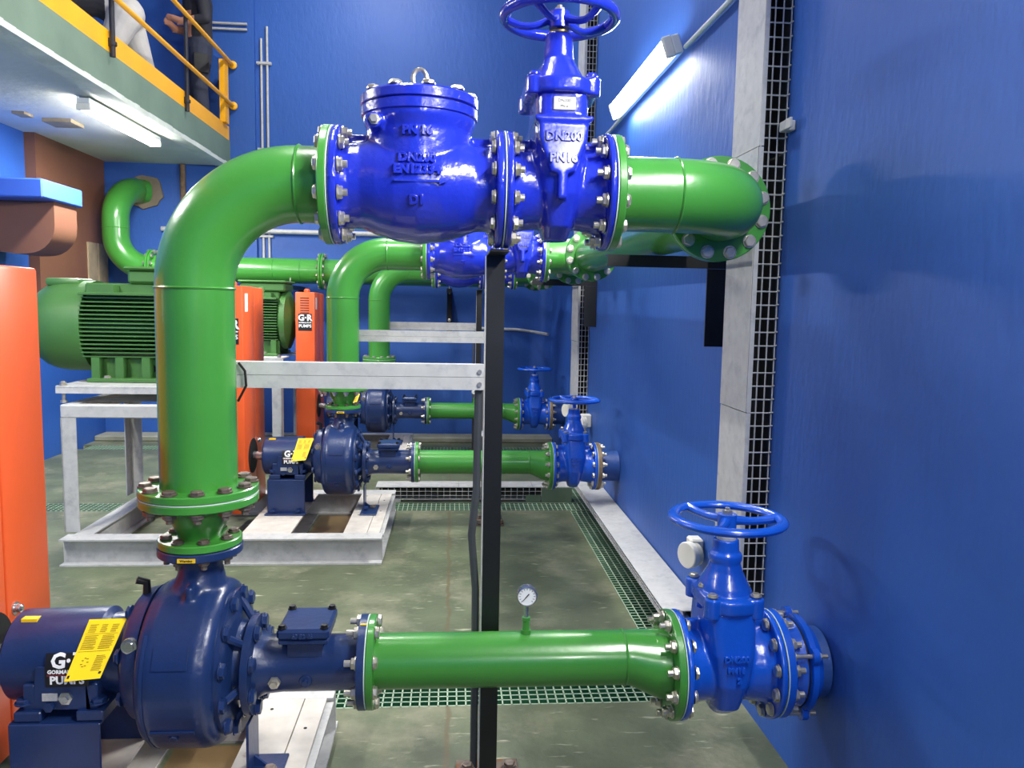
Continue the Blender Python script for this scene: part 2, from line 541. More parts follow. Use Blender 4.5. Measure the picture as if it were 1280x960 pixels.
for yy, lb in ((2.4, 'over the valves'), (6.6, 'next to the back wall')):
    batten('added unseen long fluorescent batten on the high ceiling ' + lb, (-.9, yy, 6.15), (-.9, yy + 1.5, 6.15), (0, 0, -1), TUBE_W * .8, 'added ceiling battens')
# conduit that feeds the wall batten
cb = MB()
cb.tube([(XW - .02, 3.08, WZ - .03), (XW - .02, 4.05, WZ - .01)], .012, 10)
cb.tube([(XW - .02, 5.42, WZ - .01), (XW - .02, 6.70, WZ - .02)], .012, 10)
o = cb.build('light_conduit', HOUS); tag(o, 'thin grey conduit running along the right wall through the batten', 'conduit')

# ------------------------------------------------------------------ castings: check valve
def build_check(loc):
    x0, y0, z0 = loc
    r = thing('check_valve', 'glossy royal blue check valve with round lid ' + WHO[0], 'check valve', (x0 + LC / 2, y0, z0), 'royal blue check valves')
    cx = x0 + LC / 2
    b = MB()
    prof = [(.0025, .17), (.026, .17), (.027, .13), (.05, .122), (.085, .124), (.13, .142), (.18, .156), (.2463, .163)]
    prof = prof + [(LC - t_, r_) for t_, r_ in prof[::-1][1:]]
    b.lathe((x0, y0, z0), (1, 0, 0), prof, 48)
    b.lathe((cx, y0, z0 - .02), (0, 0, 1), [(-.11, .07), (-.08, .12), (0, .15), (.1, .152), (.17, .150), (.2, .162), (.235, .163)], 48)
    for s_ in (-1, 1):          # webs between the lid chest and the flanges
        b.box(min(cx + s_ * .12, cx + s_ * .235), max(cx + s_ * .12, cx + s_ * .235), y0 - .012, y0 + .012, z0 + .08, z0 + .145)
    b.cyl((cx - .115, y0 - .05, z0 + .155), (cx - .115, y0 - .165, z0 + .155), .022, n=16)
    cast(b, 'body', ROYAL, r, .005, 5)
    lid = MB().lathe((cx, y0, z0), (0, 0, 1), [(.190, .16), (.194, .168), (.218, .168), (.221, .164)], 48)
    lid.build('body_flange', ROYAL, r)
    MB().cyl((cx, y0, z0 + .2208), (cx, y0, z0 + .2232), .162, n=40).build('gasket', DARKHOLE, r)
    l2 = MB().lathe((cx, y0, z0), (0, 0, 1), [(.223, .164), (.226, .169), (.248, .169), (.254, .163), (.256, .12), (.262, .04)], 48).build('lid', ROYAL, r)
    bolt_circle(l2, (cx, y0, z0 + .2565), (0, 0, -1), .146, 10, .03, .019, ZINC, 0, phase=.2)
    eb = MB()
    eb.tube([(cx + .02 * math.cos(q), y0 - .002, z0 + .31 + .027 * math.sin(q)) for q in [2 * PI * i / 18 for i in range(18)]], .0065, 8, closed=True)
    eb.cyl((cx, y0, z0 + .258), (cx, y0, z0 + .286), .013, n=12).cyl((cx, y0, z0 + .26), (cx, y0, z0 + .268), .024, n=12)
    eb.build('lifting_eye', ZINC, l2)
    pl = MB().lathe((cx - .115, y0 - .163, z0 + .155), (0, -1, 0), [(0, .016), (.008, .016), (.009, .011), (.018, .010)], 6); pl.build('plug', ZINC, r)
    def surf(p):
        dx = p.x - cx; dz = p.z - z0
        rr_ = .163 - .21 * dx * dx
        if dz > .06:
            yy = y0 - math.sqrt(max(0, .1535 ** 2 - dx * dx))
        else:
            yy = y0 - math.sqrt(max(0, rr_ * rr_ - dz * dz)) + .001
        return Vector((p.x, yy + (p.y), p.z))
    for s_, sz, dz in (('PN 16', .032, .133), ('DN200', .034, .06), ('EN12334', .034, .027), ('D1', .034, -.055)):
        text(r, s_, sz, faceY(cx, 0, z0 + dz), ROYAL, surf, .0055, bold=.0012)
    ar = MB().box(cx - .062, cx + .062, -.003, .003, z0 - .006, z0 + .0)
    ar.prism([(cx + .062, z0 - .012), (cx + .085, z0 - .003), (cx + .062, z0 + .006)], 'xz', -.003, .003)
    ar.v = [tuple(surf(Vector(p))) for p in ar.v]
    ar.build('flow_arrow', ROYAL, r)
    return r

# castings: gate valve; zb = height of the bonnet flange above the axis
def build_gate(loc, m, label, group, zb, wheel_z, wheel_r, upper):
    x0, y0, z0 = loc
    cx = x0 + LG / 2
    r = thing('gate_valve', label, 'gate valve', (cx, y0, z0), group)
    b = MB()
    prof = [(.0025, .17), (.022, .17), (.023, .128), (.05, .118), (.09, .112), (LG / 2, .112)]
    prof = prof + [(LG - t_, r_) for t_, r_ in prof[::-1][1:]]
    b.lathe((x0, y0, z0), (1, 0, 0), prof, 48)
    hw = .076
    b.loft([(z0 - .145, cx, y0, .035, .05, 3), (z0 - .11, cx, y0, .045, .10, 3.5), (z0 - .02, cx, y0, hw * .8, .135, 4), (z0 + .08, cx, y0, hw * .98, .143 if upper else .138, 4.5),
            (z0 + zb - .09, cx, y0, hw, .145 if upper else .128, 5), (z0 + zb - .02, cx, y0, hw, .145 if upper else .115, 5)], 44)
    if upper:       # raised shield on the front and ribs to the flanges
        sh = [(cx - .071, z0 + .178), (cx + .071, z0 + .178), (cx + .066, z0 + .12), (cx + .034, z0 + .035), (cx + .013, z0 + .03), (cx + .012, z0 - .04), (cx - .012, z0 - .04), (cx - .013, z0 + .03), (cx - .034, z0 + .035), (cx - .066, z0 + .12)]
        b.prism(sh, 'xz', y0 - .160, y0 - .10)
        b.box(cx - .081, cx + .081, y0 - .163, y0 + .163, z0 + .172, z0 + .186)
    for s_ in (-1, 1):
        xa = cx + s_ * .05; xb = cx + s_ * (LG / 2 - .012)
        b.box(min(xa, xb), max(xa, xb), y0 - .012, y0 + .012, z0 + .09, z0 + (.145 if upper else .15))
    cast(b, 'body', m, r, .0045, 3)
    # bonnet
    bn = MB()
    zf = z0 + zb
    bw, bd = (.104, .165) if upper else (.088, .130)
    lx_, ly_ = (.080, .112) if upper else (.068, .094)
    n_ = 44
    bn.loft([(zf - .022, cx, y0, bw - .012, bd - .01, 2.6), (zf - .018, cx, y0, bw, bd, 2.6), (zf + .018, cx, y0, bw, bd, 2.6), (zf + .024, cx, y0, bw - .008, bd - .008, 2.6)], n_)
    lugs = [(sx, sy) for sx in (-1, 1) for sy in (-1, -.02, 1)]
    for sx, sy in lugs:
        bn.cyl((cx + sx * lx_, y0 + sy * ly_, zf - (.022 if upper else .035)), (cx + sx * lx_, y0 + sy * ly_, zf + .028), .026 if abs(sy) > .5 else .022, n=16)
    if upper:
        bn.loft([(zf + .01, cx, y0, .088, .125, 2.8), (zf + .03, cx, y0, .080, .112, 2.6), (zf + .075, cx, y0, .060, .075, 2.3), (zf + .105, cx, y0, .044, .046, 2), (zf + .178, cx, y0, .040, .040, 2)], n_)
    else:
        bn.loft([(zf + .01, cx, y0, .078, .108, 2.6), (zf + .045, cx, y0, .072, .095, 2.3), (zf + .09, cx, y0, .053, .062, 2), (zf + .115, cx, y0, .046, .05, 2), (zf + .12, cx, y0, .052, .052, 2), (zf + .14, cx, y0, .052, .052, 2), (zf + .148, cx, y0, .042, .042, 2), (zf + .187, cx, y0, .040, .040, 2)], n_)
    bo = cast(bn, 'bonnet', m, r, .0045, 3)
    ztop = zf + (.178 if upper else .187)
    for sx, sy in lugs:
        put_bolt(bo, (cx + sx * lx_, y0 + sy * ly_, zf + .031), (0, 0, -1), .03, .016, m if upper else ZINC, 0)
    MB().cyl((cx, y0, ztop - .002), (cx, y0, ztop + .008), .03, n=20).build('gland_ring', BRASS if upper else GALV, r)
    MB().cyl((cx, y0, ztop), (cx, y0, z0 + wheel_z + .02), .013, n=12).build('stem', m, r)
    # handwheel
    hz = z0 + wheel_z
    h = MB().torus((cx, y0, hz), (0, 0, 1), wheel_r - .017, .0165 if upper else .0185, 56, 14)
    if not upper: h.v = [(a_, b_, hz + (c_ - hz) * .72) for a_, b_, c_ in h.v]
    hwl = h.build('handwheel', m, r)
    MB().cyl((cx, y0, hz - .032), (cx, y0, hz + .014), .03, n=20).build('hub', m, hwl)
    MB().lathe((cx, y0, hz + .014), (0, 0, 1), [(0, .016), (.012, .015), (.014, .008), (.02, .008)], 6).build('nut', ZINC, hwl)
    ns = 5 if upper else 3
    for i in range(ns):
        q = 2 * PI * i / ns + (.35 if upper else .0)
        u = Vector((math.cos(q), math.sin(q), 0)); sd = Vector((-math.sin(q), math.cos(q), 0))
        pts = []
        for k in range(7):
            tt = k / 6
            dip = -.022 * math.sin(PI * tt) * (1 if upper else .3) - .006 * (1 - tt)
            pts.append(Vector((cx, y0, hz)) + u * (.024 + tt * (wheel_r - .045)) + sd * (.012 * math.sin(PI * tt) if upper else 0) + Vector((0, 0, dip)))
        MB().tube(pts, [(.013 if upper else .0155) - .003 * math.sin(PI * k / 6) for k in range(7)], 10).build('spoke', m, hwl)
    yf = y0 - (.160 if upper else .139)
    if upper:
        text(r, 'DN200', .034, faceY(cx, yf, z0 + .128), m, None, .006, bold=.001)
        text(r, 'PN16', .034, faceY(cx, yf, z0 + .070), m, None, .006, bold=.001)
        pm = MB().box(cx - .03, cx + .032, y0 - .1505, y0 - .143, z0 + .202, z0 + .238, .002).build('name_plate', GALV, r)
        text(pm, 'DN200', .012, faceY(cx, y0 - .151, z0 + .227), BLACKP, None, .0003)
        text(pm, 'PN16', .010, faceY(cx, y0 - .151, z0 + .212), BLACKP, None, .0003)
    else:
        text(r, 'DN200', .026, faceY(cx, yf, z0 + .075), m, None, .005, bold=.0008)
        text(r, 'PN16', .024, faceY(cx, yf, z0 + .04), m, None, .005, bold=.0008)
        text(r, '2', .024, faceY(cx + .01, yf, z0 + .008), m, None, .005, bold=.0008)
    return r

# ------------------------------------------------------------------ pipe pieces
def bend(c, p0, p1, n=14):
    """quarter circle about c from p0 to p1"""
    c, p0, p1 = Vector(c), Vector(p0), Vector(p1)
    a, b = p0 - c, p1 - c
    return [c + a * math.cos(PI / 2 * i / n) + b * math.sin(PI / 2 * i / n) for i in range(n + 1)]
def weld(p, axis, R):
    return MB().torus(p, axis, R + .0005, .004, 40, 6)
def flange(parent, o, axis, t0, t1, R, rin, m=GREEN, name='flange'):
    return MB().ring(o, axis, t0, t1, rin, R, 48, .003).build(name, m, parent)

def flange_bolts(fl, xface, y, z, axis, R, n, half, d, m=None, rev=False):
    pass

GSK = []
def gasket(parent, o, axis, R):
    return MB().ring(o, axis, -.0015, .0015, R - .09, R - .001, 48).build('gasket', GASKET, parent)

checks = build_check((XF1, D, ZD))
gate_up = build_gate((XF1 + LC, D, ZD), ROYAL, 'glossy royal blue gate valve beside check valve ' + WHO[0], 'royal blue discharge gate valves', .272, .50, .178, True)
ZS2 = ZS - .0255
gate_lo = build_gate((XG2, D, ZS2), AZURE, 'bright blue gate valve on low suction pipe ' + WHO[0], 'bright blue suction gate valves', .225, .478, .185, False)
for k in (1, 2):
    copy_tree(checks, (.17, OFF[k], 0), 'glossy royal blue check valve with round lid ' + WHO[k])
    copy_tree(gate_up, (.17, OFF[k], 0), 'glossy royal blue gate valve beside check valve ' + WHO[k])
    copy_tree(gate_lo, (0, OFF[k], 0), 'bright blue gate valve on low suction pipe ' + WHO[k])

# ------------------------------------------------------------------ pumps
def lathe_x(mb, x0, y, z, prof, n=48):
    return mb.lathe((x0, y, z), (1, 0, 0), prof, n)
def build_pump():
    y = D
    r = thing('centrifugal_pump', 'navy round pump with yellow hanging card ' + WHO[0], 'pump', (-.8, y, .165), 'navy pumps')
    b = MB()
    # volute drum
    lathe_x(b, 0, y, ZC, [(-.872, .10), (-.872, .215), (-.862, .235), (-.848, .243), (-.682, .243), (-.668, .235), (-.657, .22), (-.657, .10)], 56)
    b.lathe((0, y, ZC), (1, 0, 0), [(-.835, .2), (-.830, .248), (-.700, .248), (-.695, .2)], 56)
    # outlet neck
    b.loft([(ZC + .15, XR - .02, y, .085, .12, 2.2), (ZC + .225, XR - .01, y, .082, .09, 2.2), (ZC + .27, XR, y, .068, .070, 2), (ZC + .30, XR, y, .062, .062, 2), (ZC + .345, XR, y, .070, .070, 2)], 40)
    b.box(XR - .012, XR + .012, y - .115, y + .115, ZC + .19, ZC + .265)
    vol = cast(b, 'volute', NAVY, r, .0075, 4)
    def patch(name, xa, xb, r0, r1, q0, q1):
        p = MB(); n_ = 8
        pr_ = [(math.radians(q0 + (q1 - q0) * i / n_)) for i in range(n_ + 1)]
        poly = [(y - r1 * math.cos(q), ZC + r1 * math.sin(q)) for q in pr_] + [(y - r0 * math.cos(q), ZC + r0 * math.sin(q)) for q in pr_[::-1]]
        return p.prism(poly, 'yz', xa, xb).build(name, NAVY, vol, 30)
    patch('cast_pad', -.812, -.718, .24, .2515, 18, 33)
    patch('cast_lip', -.825, -.705, .24, .2525, -28, -25)
    patch('cast_band', -.845, -.836, .236, .2475, -60, 40)
    put_bolt(vol, (-.765, y - .247 * math.cos(.55), ZC - .247 * math.sin(.55)), (0, math.cos(.55), math.sin(.55)), .01, .014, NAVY, 0)
    # outlet flange of the pump
    fo = MB().ring((XR, y, 0), (0, 0, 1), .846, .8715, .06, .122, 40, .003).build('outlet_flange', NAVY, r)
    st = MB().box(-.775, -.725, y - .1235, y - .1195, .851, .863).build('sticker', STICKY, fo)
    text(st, 'Warning', .010, faceY(-.75, y - .1238, .857), BLACKP, None, .0002, bold=.0003)
    # back cover ring with bolts (toward the bearing housing)
    bc = MB()
    lathe_x(bc, 0, y, ZV, [(-.925, .12), (-.925, .175), (-.912, .19), (-.874, .2), (-.874, .12)], 48)
    bco = bc.build('back_cover', NAVY, r)
    bolt_circle(bco, (-.925, y, ZV), (1, 0, 0), .165, 8, .02, .022, NAVY, 0, phase=.35)
    MB().lathe((-.893, y - .165, ZV + .095), (0, -1, 0), [(0, .022), (.014, .022), (.015, .015), (.02, .014)], 16).build('sight_glass', STEEL, bco)
    MB().tube([(-.9, y - .02, ZV + .19), (-.9, y - .02, ZV + .225), (-.925, y - .03, ZV + .235)], .012, 10).build('vent_elbow', BLACK, bco)
    # front cover with studs
    fc = MB()
    lathe_x(fc, 0, y, ZC, [(-.657, .1), (-.657, .212), (-.645, .212), (-.64, .19), (-.63, .12), (-.60, .105), (-.60, .08)], 48)
    for i in range(6):
        q = 2 * PI * i / 6 + .3
        c_, s_ = math.cos(q), math.sin(q)
        fc.cyl((-.645, y + .185 * c_, ZC + .185 * s_), (-.60, y + .115 * c_, ZC + .115 * s_), .012, n=8)
    fco = fc.build('front_cover', NAVY, r)
    bolt_circle(fco, (-.643, y, ZC), (-1, 0, 0), .198, 12, .0, .024, NAVY, 0)
    # suction adapter
    ad = MB()
    lathe_x(ad, 0, y, ZS, [(-.602, .07), (-.602, .148), (-.58, .148), (-.579, .1), (-.55, .088), (-.50, R6), (XG1 - .04, R6), (XG1 - .024, .09), (XG1 - .024, RF6), (XG1 - .002, RF6), (XG1 - .002, .07)], 48)
    ado = ad.build('suction_adapter', NAVY, r, 30)
    bolt_circle(ado, (-.579, y, ZS), (-1, 0, 0), .125, 8, .0, .024, NAVY, 0)
    MB().lathe((-.515, y - .083, ZS - .02), (0, -1, 0), [(0, .018), (.012, .018), (.013, .012), (.026, .011)], 6).build('plug', ZINC, ado)
    MB().lathe((-.425, y - .082, ZS - .02), (0, -1, 0), [(0, .02), (.006, .018), (.007, .009), (.018, .008)], 12).build('plug', NAVY, ado)
    cvr = MB().box(-.505, -.352, y - .105, y + .075, ZS + .115, ZS + .148, .008).box(-.50, -.357, y - .10, y + .07, ZS + .10, ZS + .1135, .003)
    cvr.box(-.48, -.377, y - .07, y + .045, ZS + .05, ZS + .105)
    co = cvr.build('inspection_cover', NAVY, ado)
    text(ado, '63 52 46', .017, faceY(-.43, y - .1055, ZS + .128), NAVY, None, .002, bold=.0008, name='cast_lettering')
    for ax in (-.49, -.367):
        for ay in (-.09, .06):
            MB().lathe((ax, y + ay, ZS + .148), (0, 0, 1), [(0, .0145), (.003, .0145), (.003, .011), (.011, .0105), (.012, .008)], 6).build('cover_bolt', BLACK, ado)
    stk = MB().box(XG1 - .02, XG1 - .001, y - .045, y - .02, ZS + .1345, ZS + .1375).build('sticker', STICKY, ado)
    # bearing housing
    bh = MB()
    lathe_x(bh, 0, y, ZV, [(-1.28, .06), (-1.28, .118), (-1.27, .13), (-1.02, .136), (-1.005, .118), (-.95, .12), (-.925, .14)], 48)
    bho = bh.build('bearing_housing', NAVY, r)
    MB().cyl((-1.362, y, ZV), (-1.28, y, ZV), .03, n=20).build('shaft', STEEL, bho)
    # saddle with front wall and feet
    sd = MB()
    sd.prism([(-1.175, ZV - .105), (-1.17, ZV - .02), (-1.165, ZV + .02), (-1.035, ZV + .02), (-1.03, ZV - .02), (-1.02, ZV - .105)], 'xz', y - .14, y + .14)
    for xa, xb in ((-1.225, -1.15), (-1.055, -.98)):
        sd.box(xa, xb, y - .155, y + .155, ZV - .135, ZV - .105, .004)
        sd.box(xa + .02, xb - .02, y - .14, y + .14, ZV - .11, ZV - .03, .004)
    sdo = sd.build('saddle', NAVY, r)
    for xa in (-1.205, -1.0):
        put_bolt(sdo, (xa, y - .135 if 0 else y - .13, ZV - .105 + .016), (0, 0, -1), .01, .024, NAVY, 0)
    MB().lathe((-1.085, y - .14, ZV - .07), (0, -1, 0), [(0, .02), (.008, .02), (.009, .012), (.016, .011)], 6).build('plug', STEEL, sdo)
    MB().lathe((-1.13, y - .14, ZV - .095), (0, -1, 0), [(0, .014), (.012, .014)], 6).build('plug', NAVY, sdo)
    npl = MB().box(-1.15, -1.108, y - .143, y - .1405, ZV - .078, ZV - .056).build('name_plate', GALV, sdo)
    # print on the housing front
    def hs(p):
        return Vector((p.x, y - .142 + p.y, p.z)) if p.z < ZV + .0 else Vector((p.x, y - math.sqrt(max(0, .137 ** 2 - (p.z - ZV) ** 2)) - .005 + p.y, p.z))
    lx = MB()
    nz = 14
    for i in range(nz):
        za = ZV - .037 + (.095) * i / nz; zb_ = za + .095 / nz
        lx.add([hs(Vector((-1.14, 0, za))), hs(Vector((-1.02, 0, za))), hs(Vector((-1.02, 0, zb_))), hs(Vector((-1.14, 0, zb_)))], [(0, 1, 2, 3)])
    lgo = lx.build('logo_sticker', BLACKP, bho)
    up_ = lambda p: hs(p) + Vector((0, -.0008, 0))
    text(bho, 'G·R', .056, faceY(-1.08, 0, ZV + .036), WHITE, up_, .0003, bold=.002)
    text(bho, 'GORMAN-RUPP', .015, faceY(-1.08, 0, ZV + .007), WHITE, up_, .0003, bold=.0006)
    text(bho, 'PUMPS', .032, faceY(-1.08, 0, ZV - .018), WHITE, up_, .0003, bold=.0012)
    rs = MB(); rs.add([up_(Vector(q)) for q in ((-1.135, 0, ZV - .004), (-1.025, 0, ZV - .004), (-1.025, 0, ZV - .0015), (-1.135, 0, ZV - .0015))], [(0, 1, 2, 3)]); rs.build('logo_stripe', REDP, bho, 0)
    s2 = MB().box(-1.245, -1.20, y - .055, y - .03, ZV + .119, ZV + .1285); s2.build('sticker', STICKY, bho)
    # hanging yellow card
    CP = [Vector(v) for v in ((-1.072, y - .175, .53), (-.975, y - .175, .538), (-.936, y - .08, .673), (-1.041, y - .08, .671))]
    nrm = (CP[1] - CP[0]).cross(CP[3] - CP[0]).normalized()
    c = MB()
    c.add([v + nrm * t_ for t_ in (0, -.0015) for v in CP], [(0, 1, 2, 3), (7, 6, 5, 4), (0, 4, 5, 1), (1, 5, 6, 2), (2, 6, 7, 3), (3, 7, 4, 0)])
    co = c.build('warning_card', TAGY, r, 0)
    ln = MB()
    def cq(u0, v0, u1, v1):
        def P(u, v):
            return (CP[0] * (1 - u) + CP[1] * u) * (1 - v) + (CP[3] * (1 - u) + CP[2] * u) * v + nrm * .0006
        ln.add([P(u0, v0), P(u1, v0), P(u1, v1), P(u0, v1)], [(0, 1, 2, 3)])
    for blk in ((.08, .5, .48, .72), (.55, .5, .92, .72), (.10, .78, .34, .92), (.42, .78, .62, .92), (.7, .78, .92, .92), (.62, .14, .93, .40)):
        vv = blk[1]
        while vv < blk[3]:
            cq(blk[0], vv, blk[2] - random.uniform(0, .08), vv + .007); vv += .024
    for i in range(7):
        q = 2 * PI * i / 7
        cq(.36 + .08 * math.cos(q) - .03, .28 + .07 * math.sin(q), .36 + .08 * math.cos(q) + .03, .29 + .07 * math.sin(q))
    cq(.06, .46, .94, .465); cq(.06, .75, .94, .755); cq(.04, .04, .1, .09); cq(.88, .08, .95, .12)
    ln.build('card_print', BLACKP, co, 0)['kind'] = 'stuff'
    return r
def build_pedestal():
    y = D; x0, x1 = -1.235, -.985
    r = thing('pump_pedestal', 'navy folded steel pedestal under pump ' + WHO[0], 'pedestal', ((x0 + x1) / 2, y, .165), 'pump pedestals')
    zt = ZV - .136
    p = MB().box(x0, x1, y - .165, y - .157, .165, zt, .003).box(x0, x1, y + .157, y + .165, .165, zt, .003).box(x0, x1, y - .157, y + .157, zt - .008, zt, .0)
    p.build('channel', NAVY, r)
    fo = MB().box(x0 - .01, x1 + .01, y - .215, y - .165, .165, .174, .002).box(x0 - .01, x1 + .01, y + .165, y + .215, .165, .174, .002).build('base_flange', NAVY, r)
    for xx in (x0 + .04, x1 - .04):
        put_bolt(fo, (xx, y - .19, .186), (0, 0, -1), .01, .018, NAVY, 0)
    # leg under the suction adapter
    r2 = thing('adapter_foot', 'navy angle foot under pump suction flange ' + WHO[0], 'bracket', (-.58, y, .165), 'adapter feet')
    a = MB().box(-.600, -.592, y - .09, y + .03, .174, ZS - .152, .001).box(-.612, -.50, y - .22, y + .04, .165, .174, .002)
    a.prism([(-.592, .174), (-.592, .21), (-.55, .174)], 'xz', y - .03, y - .022)
    a.build('angle', NAVY, r2)
    put_bolt(r2, (-.535, y - .07, .186), (0, 0, -1), .01, .02, RUSTB, 0)
    put_bolt(r2, (-.58, y - .11, .186), (0, 0, -1), .01, .02, NAVY, 0)
    return r, r2
pump = build_pump(); ped, foot = build_pedestal()
for k in (1, 2):
    copy_tree(pump, (0, OFF[k], 0), 'navy round pump with yellow hanging card ' + WHO[k])
    copy_tree(ped, (0, OFF[k], 0), 'navy folded steel pedestal under pump ' + WHO[k])
    copy_tree(foot, (0, OFF[k], 0), 'navy angle foot under pump suction flange ' + WHO[k])

def find(kind, y, low=None):
    for o in bpy.data.objects:
        if o.parent is None and o.name.split('.')[0] == kind and abs(o.location.y - y) < .02 and (low is None or (o.location.z < 1) == low):
            return o
TH = .023      # flange thickness
for k in range(3):
    y = D + OFF[k]; dx = 0 if k == 0 else .17
    xf1 = XF1 + dx; xf2 = xf1 + LC; xf3 = xf2 + LG
    # reducer on the pump outlet
    zr = 1.027
    r = thing('pipe_reducer', 'short green tapered reducer on pump outlet ' + WHO[k], 'pipe reducer', (XR, y, .873), 'green reducers')
    MB().lathe((XR, y, 0), (0, 0, 1), [(.893, .062), (.91, .066), (.97, .094), (1.004, .098)], 40).build('cone', GREEN, r)
    fl = flange(r, (XR, y, 0), (0, 0, 1), .873, .896, .12, .05)
    bolt_circle(fl, (XR, y, .897), (0, 0, -1), .095, 8, .0515, .017, RUSTB, nut=find('centrifugal_pump', y))
    red = r
    fl2 = flange(r, (XR, y, 0), (0, 0, 1), zr - .026, zr - .002, RFL, .06)
    gasket(r, (XR, y, zr), (0, 0, 1), RFL)
    # riser and elbow
    r = thing('riser_pipe', 'thick green riser pipe with long elbow ' + WHO[k], 'pipe', (XR, y, zr), 'green risers')
    RB = .305
    pts = [Vector((XR, y, zr + .01))] + bend((XR + RB, y, ZD - RB), (XR, y, ZD - RB), (XR + RB, y, ZD), 20) + [Vector((xf1 - .01, y, ZD))]
    MB().tube(pts, RP, 48).build('pipe', GREEN, r)
    weld((XR, y, ZD - RB), (0, 0, 1), RP).build('weld_bead', GREEN, r)
    weld((XR + RB, y, ZD), (1, 0, 0), RP).build('weld_bead', GREEN, r)
    fl = flange(r, (XR, y, 0), (0, 0, 1), zr + .002, zr + .025, RFL, .1)
    bolt_circle(fl, (XR, y, zr + .0255), (0, 0, -1), .147, 12, .052, .021, RUSTB if k == 0 else ZINC, nut=red)
    fl = flange(r, (xf1, y, ZD), (1, 0, 0), -.002 - TH, -.002, RFL, .1)
    gasket(r, (xf1, y, ZD), (1, 0, 0), RFL)
    bolt_circle(fl, (xf1 - .002 - TH, y, ZD), (1, 0, 0), .147, 12, TH + .030, .02, nut=find('check_valve', y))
    # bolts between check and gate valve belong to the gate valve's flange
    gv = find('gate_valve', y, False)
    gasket(gv, (xf2, y, ZD), (1, 0, 0), RFL)
    bolt_circle(find('check_valve', y), (xf2 - .028, y, ZD), (1, 0, 0), .147, 12, .052, .02, nut=gv)
    gl = find('gate_valve', y, True)
    # suction pipe with eccentric reducer, flat on top
    r = thing('suction_pipe', 'green horizontal suction pipe with eccentric reducer ' + WHO[k], 'pipe', ((XG1 + XG2) / 2, y, ZS - .1), 'green suction pipes')
    xe = XG2 - .165
    p = MB()
    secs = []
    for xx, rr_ in ((XG1 + .01, R6), (xe, R6), (xe + .02, R6 + .001), (xe + .10, .104), (xe + .135, RP), (XG2 - .012, RP)):
        secs.append((xx, rr_))
    base = len(p.v); n_ = 44
    for xx, rr_ in secs:
        zc = ZS + R6 - rr_
        for i in range(n_):
            q = 2 * PI * i / n_
            p.v.append((xx, y + rr_ * math.cos(q), zc + rr_ * math.sin(q)))
    for j in range(len(secs) - 1):
        for i in range(n_):
            i2 = (i + 1) % n_
            p.f.append((j * n_ + i, j * n_ + i2, (j + 1) * n_ + i2, (j + 1) * n_ + i))
    p.build('pipe', GREEN, r, 50)
    weld((xe, y, ZS), (1, 0, 0), R6).build('weld_bead', GREEN, r)
    fl = flange(r, (XG1, y, ZS), (1, 0, 0), .002, .024, RF6, .075)
    gasket(r, (XG1, y, ZS), (1, 0, 0), RF6)
    bolt_circle(fl, (XG1 + .0245, y, ZS), (-1, 0, 0), .12, 8, .049, .02, ZINC, .02, nut=find('centrifugal_pump', y))
    fl = flange(r, (XG2, y, ZS2), (1, 0, 0), -.002 - TH, -.002, RFL, .1)
    gasket(r, (XG2, y, ZS2), (1, 0, 0), RFL)
    bolt_circle(gl, (XG2 + .0245, y, ZS2), (-1, 0, 0), .147, 12, .050, .02, ZINC, .016, nut=fl)
    MB().cyl((.243, y, ZS + R6 - .004), (.243, y, ZS + R6 + .012), .016, n=14).build('gauge_boss', GREEN, r)
    # pressure gauge
    gx = .243; gz = ZS + R6 + .0127
    g = thing('pressure_gauge', 'small round pressure gauge on green suction pipe ' + WHO[k], 'gauge', (gx, y, gz), 'pressure gauges')
    MB().cyl((gx, y, gz), (gx, y, gz + .03), .011, n=12).cyl((gx, y, gz + .03), (gx, y, gz + .04), .014, n=6).build('socket', GREEN, g)
    MB().cyl((gx, y, gz + .04), (gx, y, gz + .085), .007, n=10).build('stem', STEEL, g)
    gc = gz + .112
    MB().lathe((gx, y + .014, gc), (0, -1, 0), [(0, .028), (.004, .031), (.024, .031), (.027, .033), (.031, .033), (.032, .0285), (.028, .028)], 32).build('case', STEEL, g)
    dl = MB().cyl((gx, y - .0145, gc), (gx, y - .0155, gc), .0282, n=32).build('dial', GLASS_D, g)
    tk = MB()
    for i in range(13):
        q = math.radians(-45 + 270 * i / 12)
        c_, s_ = math.cos(q), math.sin(q)
        tk.add([(gx + c_ * a_ - s_ * b_, y - .0162, gc + s_ * a_ + c_ * b_) for a_, b_ in ((.02, -.0007), (.026, -.0007), (.026, .0007), (.02, .0007))], [(0, 1, 2, 3)])
    tk.build('scale_marks', BLACKP, dl)
    MB().tube([(gx + .006, y - .0172, gc + .008), (gx - .014, y - .0172, gc - .015)], [.0018, .0008], 6).build('needle', BLACKP, dl)
    # coupling between lower gate valve and the wall
    xg3 = XG2 + LG
    gasket(gl, (xg3, y, ZS2), (1, 0, 0), RFL)
    r = thing('wall_pipe_stub', 'blue pipe stub with flange entering right wall ' + WHO[k], 'pipe', ((xg3 + XW) / 2, y, ZS2 - .1), 'blue wall pipe stubs')
    if k == 0:
        MB().cyl((xg3 + .05, y, ZS2), (XW - .004, y, ZS2), .112, n=40).build('pipe', mat('dull_blue_pipe', (38, 74, 140), .5, var=.15, bump=.2), r)
        fl = MB().lathe((xg3, y, ZS2), (1, 0, 0), [(.002, .168), (.024, .168), (.025, .135), (.045, .128), (.075, .138)], 44).build('flange', AZURE, r)
        MB().cyl((xg3 + .0752, y, ZS2), (xg3 + .079, y, ZS2), .14, n=40).build('joint_ring', DARKHOLE, r)
        g2 = MB().lathe((xg3 + .08, y, ZS2), (1, 0, 0), [(0, .14), (.004, .152), (.022, .152), (.028, .135), (.05, .122), (.052, .113)], 44)
